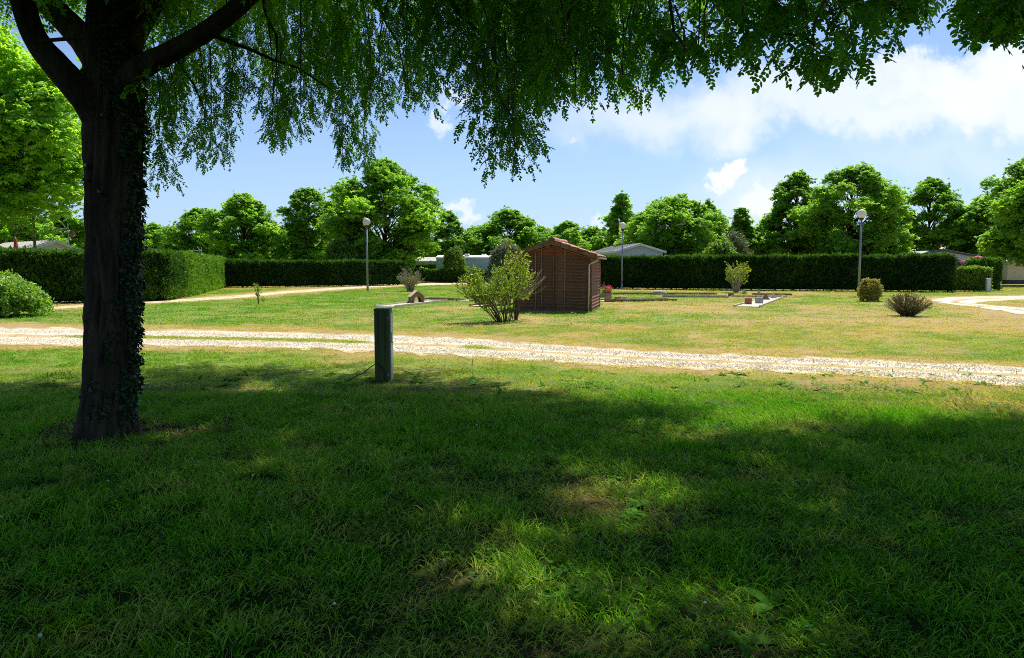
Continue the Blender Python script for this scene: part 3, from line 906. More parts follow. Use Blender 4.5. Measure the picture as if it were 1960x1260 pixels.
# green strip in the middle of the near track
n = 2600
k = rng.integers(60, len(Ue) - 40, n); tr = rng.normal(.52, .055, n)
p2 = Ue[k] + (Le[k] - Ue[k]) * tr[:, None] + rng.normal(0, .1, (n, 2))
keep = vnoise(p2[:, 0], p2[:, 1], .5, 91, 2) > .54
p2 = p2[keep]; n = len(p2)
scatter('grass', np.concatenate([p2, np.full((n, 1), -.004)], 1), np.stack([np.zeros(n), np.zeros(n), rng.uniform(0, 6.3, n)], 1), np.stack([np.ones(n), np.ones(n), rng.uniform(.4, .8, n)], 1), COL_GMID,
        attrs={'dry': np.clip(rng.normal(.55, .25, n), 0, 1)}, label='thin dry grass growing between the wheel ruts', cat='grass')
# clover and broad-leaved weeds in the shade
x, y = sample_field(2.2, 10, 42)
f = vnoise(x, y, 1.1, 93, 3) + .16 * sstep(.3, 2.5, x) * sstep(8, 6, y) + rng.normal(0, .10, len(x))
k = (f > .59)
x, y = x[k], y[k]; n = len(x)
scatter('clover', np.stack([x, y, ground_z(x, y)], 1), np.stack([np.zeros(n), np.zeros(n), rng.uniform(0, 6.3, n)], 1), rng.uniform(.55, 1.0, n), COL_CLOVER, label='low clover leaves spread through the shaded grass', cat='clover')
x, y = sample_field(2.3, 11, 4.2); n = len(x)
scatter('weeds', np.stack([x, y, ground_z(x, y) + .004], 1), np.stack([rng.normal(0, .1, n), rng.normal(0, .1, n), rng.uniform(0, 6.3, n)], 1), rng.uniform(.6, 1.4, n), COL_WEED, label='broad leaved weeds standing in the grass', cat='weeds')
x, y = sample_field(2.4, 7.5, 1.1); k = vnoise(x, y, .7, 95, 2) > .45; x, y = x[k], y[k]; n = len(x)
scatter('clover_flowers', np.stack([x, y, np.zeros(n)], 1), np.stack([rng.normal(0, .15, n), rng.normal(0, .15, n), rng.uniform(0, 6.3, n)], 1), rng.uniform(.4, .75, n), COL_FLOWER, label='tiny white clover flowers dotted in the grass', cat='flowers')
def stalk_mesh(seed):
    r = np.random.default_rng(seed); mb = MB(); h = r.uniform(.22, .42); b_ = r.normal(0, .05, 2)
    mb.tube([(0, 0, 0), (b_[0] * .4, b_[1] * .4, h * .5), (b_[0], b_[1], h)], [.0014, .0012, .001], 4, False)
    mb.tube([(b_[0], b_[1], h * .86), (b_[0] * 1.1, b_[1] * 1.1, h * .95), (b_[0] * 1.2, b_[1] * 1.2, h * 1.04)], [.0015, .004, .001], 5, False)
    return mb.mesh('seed_stalk', M_GRASS)
COL_STALK = collection('seed_stalk', [stalk_mesh(760 + i) for i in range(5)])
x, y = sample_field(5.5, 11.0, 1.6); k = vnoise(x, y, .6, 97, 2) > .45; x, y = x[k], y[k]; n = len(x)
scatter('seed_stalks', np.stack([x, y, ground_z(x, y)], 1), np.stack([rng.normal(0, .12, n), rng.normal(0, .12, n), rng.uniform(0, 6.3, n)], 1), rng.uniform(.6, 1.1, n), COL_STALK, attrs={'dry': rng.uniform(.3, .9, n)}, label='thin seed stalks rising above the lit grass edge', cat='grass stalks')
n = 420
a = rng.uniform(0, 6.3, n); q = .3 + np.abs(rng.normal(0, .42, n))
lx, ly = TREE_XY[0] + q * np.cos(a) * 1.25, TREE_XY[1] + q * np.sin(a)
scatter('leaf_litter', np.stack([lx, ly, np.zeros(n)], 1), np.stack([np.zeros(n), np.zeros(n), a], 1), rng.uniform(.8, 1.5, n), COL_LITTER, label='brown dead leaves on bare soil round the ivy clad trunk', cat='leaf litter')

# ------------------------------------------------------------------ big tree over the lawn
EDGE_PX = np.array([(-900, 735), (-200, 726), (0, 722), (150, 712), (300, 708), (500, 704), (600, 699), (720, 712), (760, 709), (870, 728), (960, 750), (1060, 775), (1200, 790), (1330, 796), (1400, 812), (1600, 826), (1700, 824), (1800, 834), (1960, 812), (2300, 800), (3000, 800)], float)
LIT = [(1390, 837, 175, 17), (1265, 832, 60, 10), (1060, 928, 62, 26), (1195, 962, 52, 20), (1115, 985, 60, 26), (1168, 1035, 44, 30), (885, 1108, 52, 40), (792, 1160, 48, 18), (930, 1150, 26, 20),
       (900, 1255, 60, 26), (1080, 1262, 130, 26), (1420, 1255, 120, 24), (1440, 1200, 30, 20), (385, 916, 32, 9), (455, 752, 52, 14), (1385, 900, 36, 16), (1770, 1060, 34, 14), (1790, 990, 46, 12), (740, 1225, 24, 20), (250, 845, 26, 6), (1640, 880, 60, 10), (1500, 960, 40, 14), (600, 1000, 26, 10), (150, 960, 30, 10), (1650, 1150, 60, 22), (1880, 930, 50, 14), (1250, 1180, 40, 22), (520, 1130, 26, 16), (1560, 1040, 30, 14), (680, 870, 30, 8)]
Sx, Sy, Sz = SUN

def shade_ok(p, soft=0.0):
    """True where a leaf at p (n,3) throws its shadow on the shaded part of the lawn"""
    k = p[:, 2] / Sz
    gx_, gy_ = p[:, 0] - Sx * k, p[:, 1] - Sy * k
    u_, v_ = pix(gx_, np.maximum(gy_, .3), 0 * gx_)
    ok = (v_ > np.interp(u_, EDGE_PX[:, 0], EDGE_PX[:, 1]) + soft) | (gy_ < 2.6)
    for a_, b_, rx, ry in LIT:
        mg = .20 / np.maximum(gy_, 2.0)
        q = ((u_ - a_) / (rx + FPX * mg)) ** 2 + ((v_ - b_) / (ry + FPX * H_CAM * mg / np.maximum(gy_, 2.0))) ** 2
        ok &= ~((q < 1) & (gy_ > 2.6))
    return ok

# lower outline of the foliage against the sky
LOW = np.array([(-400, 150), (0, 135), (120, 120), (165, 110), (262, 160), (285, 385), (312, 300), (330, 240), (352, 220), (368, 330), (405, 342), (420, 260), (448, 200), (456, 140), (486, 150), (500, 255), (520, 295), (560, 285), (585, 240), (630, 260), (660, 345), (690, 330), (700, 250),
                (740, 225), (790, 232), (800, 190), (835, 200), (850, 165), (885, 185), (915, 215), (945, 290), (985, 350), (1010, 345), (1020, 230), (1060, 200), (1085, 190), (1102, 238), (1130, 200), (1180, 195), (1200, 212), (1235, 190), (1248, 120), (1262, 95), (1275, 150),
                (1330, 160), (1400, 145), (1460, 130), (1530, 148), (1560, 150), (1585, 186), (1612, 180), (1625, 100), (1660, 70), (1700, 60), (1750, 45), (1768, 5), (1800, -15), (1838, -10), (1858, 70), (1900, 85), (1945, 100), (1990, 105), (2300, 140), (3200, 150)], float)

def view_ok(p, margin=0.0):
    """True for points outside the picture or inside the foliage area seen in it"""
    u_, v_ = pix(p[:, 0], p[:, 1], p[:, 2])
    low = np.interp(u_, LOW[:, 0], LOW[:, 1])
    behind = p[:, 1] < .4
    return behind | (v_ < low - margin) | (v_ < -30) | (u_ > 2120) | (u_ < -160)

def bark_mesh(name, pts, rad, seg, rings, seed, furrow=.03, flare=None):
    """limb or trunk with furrowed bark as real relief"""
    pts = np.asarray(pts, float); rad = np.asarray(rad, float)
    s = np.concatenate([[0], np.cumsum(np.linalg.norm(np.diff(pts, axis=0), axis=1))])
    t_ = np.linspace(0, s[-1], rings)
    # smooth centre line
    c = np.stack([np.interp(t_, s, pts[:, k]) for k in range(3)], 1)
    kk = max(3, rings // 14) | 1
    pad = np.pad(c, ((kk // 2, kk // 2), (0, 0)), 'edge')
    c2 = np.stack([np.convolve(pad[:, k], np.ones(kk) / kk, 'valid') for k in range(3)], 1)
    c2[0], c2[-1] = c[0], c[-1]
    rr = np.interp(t_, s, rad)
    mb = MB(); mb.tube(c2, rr, seg)
    v = mb.v[0]
    ang = np.tile(np.arange(seg) / seg, rings); tt_ = np.repeat(t_, seg)
    cc = np.repeat(c2, seg, 0); dirv = v - cc; r0 = np.linalg.norm(dirv, axis=1)[:, None]; dirv = dirv / (r0 + 1e-9)
    per = 2 * np.pi * np.repeat(rr, seg)
    # ridges run along the limb and merge and split
    wob = (vnoise(ang * 9, tt_ * 1.3, 1.0, seed, 2) - .5) * .12
    rid = np.abs(np.sin((ang + wob) * np.pi * round(per.mean() / .075)))
    a2 = vnoise(np.cos(ang * 2 * np.pi) * 6 + 20, tt_ * 5 + np.sin(ang * 2 * np.pi) * 6, 1.0, seed + 5, 3)
    a3 = vnoise(np.cos(ang * 2 * np.pi) * 1.4 + 9, tt_ * .9 + np.sin(ang * 2 * np.pi) * 1.4, 1.0, seed + 9, 2)
    disp = furrow * ((rid ** .5 - .65) * 1.0 + (a2 - .5) * 1.1) + (a3 - .5) * r0[:, 0] * .16
    v = v + dirv * disp[:, None]
    if flare is not None:
        lob = 1 + .35 * np.sin(ang * 2 * np.pi * 5 + 1.3)
        v = v + dirv * (flare * lob * np.exp(-np.maximum(v[:, 2], 0) / .16))[:, None] * np.array((1, 1, 0))
    mb.v[0] = v
    return mb.mesh(name, M_TRUNK, True), c2, rr

tree = thing('robinia_tree', 'big ivy clad tree with furrowed dark trunk and overhanging feathery leaves', 'tree', (TREE_XY[0], TREE_XY[1], 0), group='shade trees over the lawn')
T0 = np.array((TREE_XY[0], TREE_XY[1], 0.0))
D = TREE_XY[1]
def at_tree(pts):
    return [P(a, b, d) - T0 for a, b, d in pts]
trunk_pts = [np.array((0, 0, -.12))] + at_tree([(204, 836, D), (209, 720, D), (214, 600, D), (218, 400, D), (216, 260, D + .02), (213, 130, D + .05), (212, 40, D + .1), (211, -90, D + .2), (205, -300, D + .3)])
tr_r = [.23, .225, .212, .210, .214, .230, .224, .19, .16, .12]
me, trunk_c, trunk_r = bark_mesh('trunk', trunk_pts, tr_r, 110, 260, 5, .040, flare=.08)
link_mesh('trunk', me, tree)
LIMBS = {}
def limb(key, pts, rad, seed, seg=28, rings=90):
    me, c, r = bark_mesh('limb', pts, rad, seg, rings, seed, .014)
    link_mesh('limb', me, tree)
    LIMBS[key] = c
limb('a', at_tree([(205, 262, D), (178, 205, D - .12), (120, 140, D - .25), (72, 85, D - .35), (52, 40, D - .4), (38, -20, D - .45), (10, -140, D - .8), (-120, -420, D - 1.8)]), [.16, .135, .115, .10, .095, .09, .075, .03], 21)
limb('b', at_tree([(200, 130, D), (160, 75, D + .25), (110, 25, D + .5), (78, -5, D + .7), (-40, -120, D + 1.4), (-250, -300, D + 2.6)]), [.15, .13, .115, .105, .08, .03], 22)
limb('c', at_tree([(225, 175, D), (268, 128, D - .15), (330, 98, D - .3), (395, 62, D - .5), (455, 15, D - .7), (520, -50, D - 1.0), (700, -190, D - 1.8), (1000, -330, D - 2.6)]), [.12, .095, .078, .07, .066, .06, .045, .02], 23)
limb('d', at_tree([(235, 90, D), (275, 25, D + .25), (320, -35, D + .5), (470, -180, D + 1.2), (700, -260, D + 2.4)]), [.14, .115, .10, .075, .03], 24)
limb('e', at_tree([(205, 60, D), (190, 10, D + .4), (185, -60, D + .9), (220, -180, D + 2.0), (260, -200, D + 4.2)]), [.13, .10, .09, .07, .03], 25)
limb('f', at_tree([(214, -60, D), (330, -260, D - 1.2), (520, -600, D - 2.6), (900, -1000, D - 4.2)]), [.13, .10, .07, .03], 26)
limb('g', at_tree([(210, -80, D), (160, -330, D - 1.5), (60, -800, D - 3.2)]), [.12, .09, .03], 27)
limb('h', at_tree([(240, 165, D), (272, 142, D - .1), (296, 133, D - .15)]), [.06, .042, .03], 28, 16, 24)
mb = MB(); mb.tube(at_tree([(60, 80, D - .42), (110, 76, D - .5), (160, 72, D - .45), (205, 48, D - .4), (262, 4, D - .45), (330, -50, D - .5)]), [.016, .017, .017, .015, .012, .008], 8)
mb.build('branch', M_TRUNK, tree, True)

# hanging boughs: (pixel x, top y, bottom y, distance)
HANGS = [(283, 130, 375, 7.2), (305, 150, 300, 7.0), (330, 120, 235, 7.2), (382, 140, 335, 7.0), (400, 150, 320, 6.9), (432, 60, 215, 7.0), (515, 90, 290, 7.0), (545, 120, 285, 7.1), (575, 60, 240, 6.8), (605, 60, 255, 7.2), (655, 130, 340, 7.0), (680, 150, 335, 7.1),
         (700, 60, 245, 6.6), (745, 60, 225, 6.5), (785, 60, 230, 6.6), (825, 30, 200, 6.3), (880, 30, 185, 6.0), (925, 60, 225, 5.7), (948, 90, 290, 5.5), (975, 120, 340, 5.3), (998, 190, 352, 5.2), (1040, 20, 205, 5.2), (1062, 20, 195, 5.0), (1100, 60, 236, 4.8), (1140, 40, 198, 4.8),
         (1172, 20, 194, 4.7), (1202, 60, 212, 4.6), (1230, 20, 185, 4.5), (1290, 70, 158, 4.1), (1330, 40, 156, 4.1), (1375, 20, 146, 4.0), (1425, 20, 138, 3.9), (1470, -10, 130, 3.8), (1525, 10, 145, 3.8), (1562, 20, 150, 3.7), (1588, 40, 184, 3.7), (1608, 40, 178, 3.7), (1655, -40, 72, 3.8), (1705, -50, 58, 3.9), (1745, -60, 42, 4.0)]
hp, hr, hs, hk = [], [], [], []
twig_mb = MB()
for (hx, y0, y1, d) in HANGS:
    top = P(hx + rng.normal(0, 6), y0 - 60, d); bot = P(hx, y1, d)
    L = top[2] - bot[2]
    n = max(3, int(L / .13))
    pts = []
    sway = rng.normal(0, .05, 2)
    for i in range(n + 1):
        t_ = i / n
        q = top * (1 - t_) + bot * t_ + np.array((math.sin(t_ * 3) * sway[0], math.sin(t_ * 3) * sway[1], 0))
        pts.append(q)
    twig_mb.tube(np.array(pts[:-1]) - T0, np.linspace(.007, .003, n), 4, False)
    for i in range(n):
        wside = .16 * (1 - .75 * i / n)
        for rep in range((2 if i < n - 2 else 1) if hx <= 1235 else 3):
            q = pts[i] + np.array((rng.normal(0, wside), rng.normal(0, wside + .08), 0))
            ln = .40
            sc1 = rng.uniform(.5, .78)
            near = hx > 1235
            if near: sc1 = rng.uniform(.75, 1.0)
            q[2] = max(q[2], bot[2] + (.26 if near else .70) * sc1)
            hp.append(q); hr.append((rng.normal(0, .25), rng.normal(0, .25), rng.uniform(0, 6.3))); hs.append(sc1); hk.append(near)
for pts, r0_, r1_ in (([(470, -5, 6.4), (580, -60, 6.4), (720, -70, 6.2), (950, -50, 5.7), (1200, -55, 4.9), (1450, -60, 4.2), (1720, -70, 4.0)], .042, .010), ([(395, 62, 6.6), (480, 95, 6.7), (570, 130, 6.9), (660, 190, 7.0)], .022, .005),
                     ([(860, 0, 5.9), (915, 60, 5.7), (950, 130, 5.5), (985, 230, 5.3)], .020, .004), ([(500, -30, 7.0), (530, 70, 7.0), (520, 200, 7.0)], .018, .004), ([(330, 90, 6.9), (370, 160, 7.0), (390, 250, 7.0)], .016, .004), ([(1380, -5, 4.3), (1430, 40, 4.0), (1540, 70, 3.8), (1600, 120, 3.7)], .014, .003),
                     ([(1100, -10, 5.0), (1090, 60, 4.9), (1105, 150, 4.8)], .014, .003), ([(720, -5, 6.3), (760, 80, 6.5), (780, 160, 6.5)], .014, .003), ([(1300, -20, 4.4), (1290, 60, 4.2), (1320, 110, 4.1)], .012, .003)):
    q_ = np.array([P(*p) for p in pts]) - T0
    q_ = np.concatenate([[q_[0]]] + [[q_[i] * .5 + q_[i + 1] * .5 + rng.normal(0, .03, 3), q_[i + 1]] for i in range(len(q_) - 1)])
    MB().tube(q_, np.linspace(r0_, r1_, len(q_)), 7, False).build('bough', M_TRUNK, tree, True)
setp(twig_mb.build('twigs', M_TWIG, tree), kind='stuff')
# body of the low boughs seen in the picture
n = 9000
u_ = rng.uniform(265, 1800, n); d = np.interp(u_, [265, 450, 900, 1250, 1800], [7.3, 7.2, 5.9, 4.5, 3.9]) + rng.uniform(-.7, 1.3, n) * np.interp(u_, [265, 900, 1300], [1, .9, .45])
lowv = np.interp(u_, LOW[:, 0], LOW[:, 1]); v_ = rng.uniform(-120, 260, n)
dens = np.interp(u_, [265, 350, 450, 500, 900, 1240, 1255, 1300, 1500, 1640, 1750, 1800], [.35, .4, .35, .6, .7, .7, .15, .4, .5, .4, .3, .1])
hang_px = .44 * FPX / d
hang_px = np.where(u_ > 1235, .30 * FPX / d, hang_px)
xw = (u_ - CX) / FPX * d
hole = vnoise(xw * 1.0, v_ / FPX * d + d * .8, 1.9, 14, 2)
keep = (v_ < lowv - hang_px) & (rng.random(n) < dens * np.where(u_ > 1235, .45, np.where(v_ < 110, .46, .26))) & (hole > np.where(v_ < 110, .42, .50))
u_, v_, d = u_[keep], v_[keep], d[keep]
body = np.array([P(a, b, c) for a, b, c in zip(u_, v_, d)])
k = shade_ok(body - np.array((0, 0, .2))) | (rng.random(len(body)) < .25)
body = body[k]
for q in body:
    nr_ = (q[0] / q[1] * FPX + CX) > 1235
    hp.append(q); hr.append((rng.normal(0, .3), rng.normal(0, .3), rng.uniform(0, 6.3))); hs.append(rng.uniform(.75, 1.05) if nr_ else rng.uniform(.5, .85)); hk.append(nr_)
hp = np.array(hp)
tint = np.clip(rng.normal(.25, .25, len(hp)), 0, 1)
hk = np.array(hk, bool); hr = np.array(hr); hs = np.array(hs)
scatter('foliage', (hp - T0)[~hk], hr[~hk], hs[~hk], COL_HANG, tree, {'tint': tint[~hk]})
scatter('foliage', (hp - T0)[hk], hr[hk], hs[hk], COL_SHORT, tree, {'tint': tint[hk]})

def canopy(root, centre, rad, zc, zr, n, shadow=True, seed=0):
    """leaf sprays of a crown, gathered in clumps, hollow underneath"""
    r = np.random.default_rng(seed)
    nc = 90
    cl = r.normal(0, 1, (nc, 3)); cl /= np.linalg.norm(cl, axis=1)[:, None]
    cl *= r.uniform(.35, 1.0, (nc, 1)) ** .5
    a = cl[r.integers(0, nc, n)] + r.normal(0, .12, (n, 3))
    b_ = r.normal(0, 1, (n, 3)); b_ /= np.linalg.norm(b_, axis=1)[:, None]; b_ *= r.uniform(0, 1, (n, 1)) ** .4
    q = np.where(r.random((n, 1)) < .75, a, b_)
    p = q * np.array((rad[0], rad[1], zr)) + np.array((*centre, zc))
    p = p[p[:, 2] > zc - zr * .85]
    k = view_ok(p, 190)
    u_, v_ = pix(p[:, 0], p[:, 1], p[:, 2])
    k &= (r.random(len(p)) < .22) | (v_ < -60) | (p[:, 1] < .4)
    if shadow: k &= shade_ok(p)
    return p[k]

can = canopy(tree, (-2.0, 6.6), (8.4, 8.0), 6.6, 3.0, 15500, True, 3)
nn = len(can)
out_dir = np.arctan2(can[:, 1] - D, can[:, 0] - TREE_XY[0])
rot = np.stack([rng.normal(0, .35, nn), rng.normal(.35, .35, nn), out_dir + rng.normal(0, .8, nn)], 1)
scatter('crown', can - T0, rot, rng.uniform(1.0, 1.5, nn), COL_SPRAY, tree, {'tint': np.clip(rng.normal(.3, .25, nn), 0, 1)})
# secondary branches reaching into the crown
br = MB()
allc = np.concatenate([c[len(c) // 3:] for c in LIMBS.values()])
for q in can[rng.integers(0, nn, 130)] - T0:
    j = np.argmin(np.linalg.norm(allc - q, axis=1)); s_ = allc[j]
    m_ = (s_ + q) / 2 + np.array((0, 0, .25)); L = np.linalg.norm(q - s_)
    if L > 4.5: continue
    cand = np.array([s_ * (1 - t_) ** 2 + 2 * m_ * t_ * (1 - t_) + q * t_ ** 2 for t_ in np.linspace(0, 1, 7)])
    if view_ok(cand[1:] + T0, 10).all():
        br.tube(cand, np.linspace(.012 + .008 * L, .005, 7), 6, False)
br.build('branches', M_TRUNK, tree, True)
# ivy up the sunny side of the trunk
n = 2600
zi = rng.uniform(.05, 4.1, n); ii = np.searchsorted(trunk_c[:, 2], zi).clip(0, len(trunk_c) - 1)
ai = rng.normal(-.35, .62, n)
dens = vnoise(ai * 2.2, zi * 1.1, 1.0, 71, 3) + .18 * np.exp(-((ai + .05) / .5) ** 2)
k = dens > .46
zi, ii, ai = zi[k], ii[k], ai[k]
rr = trunk_r[ii] * 1.05 + .012 + .05 * rng.random(len(zi)) ** 2 * (zi > .4)
ip = np.stack([trunk_c[ii, 0] + rr * np.cos(ai), trunk_c[ii, 1] + rr * np.sin(ai), zi], 1)
scatter('ivy', ip, np.stack([rng.normal(0, .5, len(zi)), rng.normal(-.35, .35, len(zi)), ai + rng.normal(0, .5, len(zi))], 1), rng.uniform(.55, 1.15, len(zi)), COL_IVY, tree)
iv = MB()
for k_ in range(9):
    a0 = rng.normal(-.3, .5); pts = []
    for i in range(26):
        z_ = .05 + i * .15; j = np.searchsorted(trunk_c[:, 2], z_).clip(0, len(trunk_c) - 1)
        a0 += rng.normal(0, .06); r_ = trunk_r[j] * 1.04 + .006
        pts.append((trunk_c[j, 0] + r_ * math.cos(a0), trunk_c[j, 1] + r_ * math.sin(a0), z_))
    iv.tube(pts, .004, 5, False)
iv.build('ivy_stems', M_TRUNK, tree)

# second shade tree, its trunk beside the camera, its boughs reaching into the top of the view
T2 = np.array((8.6, 5.6, 0.0))
tree2 = thing('robinia_tree', 'leafy tree whose fringe of rounded leaflets hangs in from above the gravel', 'tree', T2, group='shade trees over the lawn')
me, c2_, r2_ = bark_mesh('trunk', [(0, 0, -.1), (.05, 0, 1.5), (0, .1, 3.2), (-.1, .1, 5.0), (0, 0, 7.0)], [.24, .21, .19, .15, .07], 60, 120, 55, .03, flare=.1)
link_mesh('trunk', me, tree2)
for k_, (a0, el) in enumerate([(2.6, 1.0), (3.6, 1.5), (1.2, 1.6), (5.2, 1.4), (0.2, 1.2)]):
    e = np.array((math.cos(a0) * 3.6, math.sin(a0) * 3.6, 3.6 + el * 1.4))
    me, _, _ = bark_mesh('limb', [(0, .1, 3.0 + .2 * k_), e * np.array((.35, .35, 0)) + np.array((0, 0, 4.6)), e], [.11, .08, .025], 20, 50, 60 + k_, .012)
    link_mesh('limb', me, tree2)
can2 = canopy(tree2, (7.2, 6.4), (5.2, 5.6), 6.2, 2.8, 7000, True, 8)
nn = len(can2)
scatter('crown', can2 - T2, np.stack([rng.normal(0, .35, nn), rng.normal(.35, .35, nn), rng.uniform(0, 6.3, nn)], 1), rng.uniform(1.0, 1.5, nn), COL_SPRAY, tree2, {'tint': np.clip(rng.normal(.3, .25, nn), 0, 1)})
fr_p = np.array([P(rng.uniform(1858, 2150), rng.uniform(-160, 10) , rng.uniform(3.3, 4.4)) for _ in range(150)])
fr_p = np.concatenate([fr_p, np.array([P(a, b, 3.6) for a, b in ((1868, 0), (1880, 15), (1895, 5), (1925, 20), (1945, 25), (1955, 15), (1975, 20), (1920, 0), (1900, -20), (1870, -30), (1905, 15))])])
nn = len(fr_p)
scatter('foliage', fr_p - T2, np.stack([rng.normal(0, .25, nn), rng.normal(0, .25, nn), rng.uniform(0, 6.3, nn)], 1), rng.uniform(.75, 1.05, nn), COL_SHORT, tree2, {'tint': np.clip(rng.normal(.25, .2, nn), 0, 1)})
tb = MB()
for (a, b) in ((1890, 0), (1950, 20), (2000, 0)):
    tip = P(a, b, 3.7) - T2; s_ = np.array((-1.6, -.3, 4.9))
    tb.tube([s_, (s_ + tip) / 2 + np.array((0, 0, .35)), tip], [.035, .02, .006], 6, False)
tb.build('branches', M_TRUNK, tree2, True)

# ------------------------------------------------------------------ trees round the lawn
def far_tree(name, label, px, top, wid, d, seed, shape='round', tint=.3, skirt=.14, base_h=.0, dens=1.0, group='trees behind the hedges', leafscale=.52, lean=0.0):
    r = np.random.default_rng(seed)
    x = (px - CX) / FPX * d
    Hh = H_CAM + (HZ - top) / FPX * d
    Rr = wid / 2 / FPX * d * 1.1
    root = thing(name, label, 'tree', (x, d, 0), group=group)
    prof = {'round': ([0, .12, .3, .5, .7, .86, 1], [.35, .78, 1, 1, .82, .5, .10]),
            'cone': ([0, .12, .3, .5, .7, .86, 1], [.5, .95, 1, .78, .52, .3, .05]),
            'vase': ([0, .12, .3, .5, .7, .86, 1], [.25, .5, .75, .95, 1, .72, .2]),
            'thin': ([0, .12, .3, .5, .7, .86, 1], [.5, .9, .8, .6, .75, .45, .1])}[shape]
    z0 = skirt * Hh
    nc = int(78 * dens + 6)
    pts, rots, scl, tin = [], [], [], []
    trk = MB()
    topz = z0 + (Hh - z0) * .82
    ax = np.array([(lean * t_ * Rr + r.normal(0, .05), r.normal(0, .05), -.1 + t_ * (topz + .1)) for t_ in np.linspace(0, 1, 7)])
    r0 = .022 * Hh * .55 + .04
    trk.tube(ax, np.linspace(r0, .03, 7), 8)
    trk.build('trunk', M_TRUNK, root, True)
    lim = MB()
    for i in range(nc):
        t_ = (i + r.uniform(0, 1)) / nc
        rad = np.interp(t_, *prof) * Rr
        a = i * 2.39996 + r.normal(0, .4)
        q = r.uniform(.4, 1.04)
        cr = Rr * r.uniform(.13, .28) * (1 - .3 * t_)
        c = np.array((math.cos(a) * max(rad * q - cr * .2, 0) + lean * t_ * Rr, math.sin(a) * max(rad * q - cr * .2, 0), z0 + t_ * (Hh - z0) * .97 - cr * .3))
        s_ = np.array((lean * t_ * Rr * .6, 0, max(z0 * .8, c[2] - rad * .7 - .3)))
        lim.tube([s_, (s_ + c) / 2 + np.array((0, 0, .1 * rad)), c], [.03 + .012 * Rr, .03, .012], 5, False)
        m_ = int(58 * (cr / 1.1) ** 1.5 / leafscale ** 2) + 8
        e = r.normal(0, 1, (m_, 3)); e /= np.linalg.norm(e, axis=1)[:, None]
        e[:, 2] = np.abs(e[:, 2]) * np.where(r.random(m_) < .75, 1, -1)
        e *= r.uniform(.35, 1.12, (m_, 1)) * np.where(r.random((m_, 1)) < .16, r.uniform(1.2, 1.7, (m_, 1)), 1)
        w_ = np.array((cr * r.uniform(.8, 1.9), cr * r.uniform(.8, 1.6), cr * r.uniform(.5, .95)))
        ca, sa_ = math.cos(a), math.sin(a)
        ee = e * w_
        pp = c + np.stack([ee[:, 0] * ca - ee[:, 1] * sa_, ee[:, 0] * sa_ + ee[:, 1] * ca, ee[:, 2]], 1)
        pp[:, 2] -= .25 * (np.hypot(e[:, 0], e[:, 1]) ** 2) * cr
        pts.append(pp)
        ct = np.clip(tint + .1 + r.normal(0, .2), 0, 1)
        tin.append(np.full(m_, ct) + r.normal(0, .08, m_))
    lim.build('limbs', M_TRUNK, root, True)
    pts = np.concatenate(pts); n_ = len(pts)
    pts[:, 2] = np.maximum(pts[:, 2], .25)
    rot_ = np.stack([r.normal(0, .3, n_), r.normal(0, .3, n_), r.uniform(0, 6.3, n_)], 1)
    scatter('crown', pts, rot_, r.uniform(.8, 1.35, n_) * leafscale, COL_FAR, root, {'tint': np.clip(np.concatenate(tin), 0, 1)})
    return root

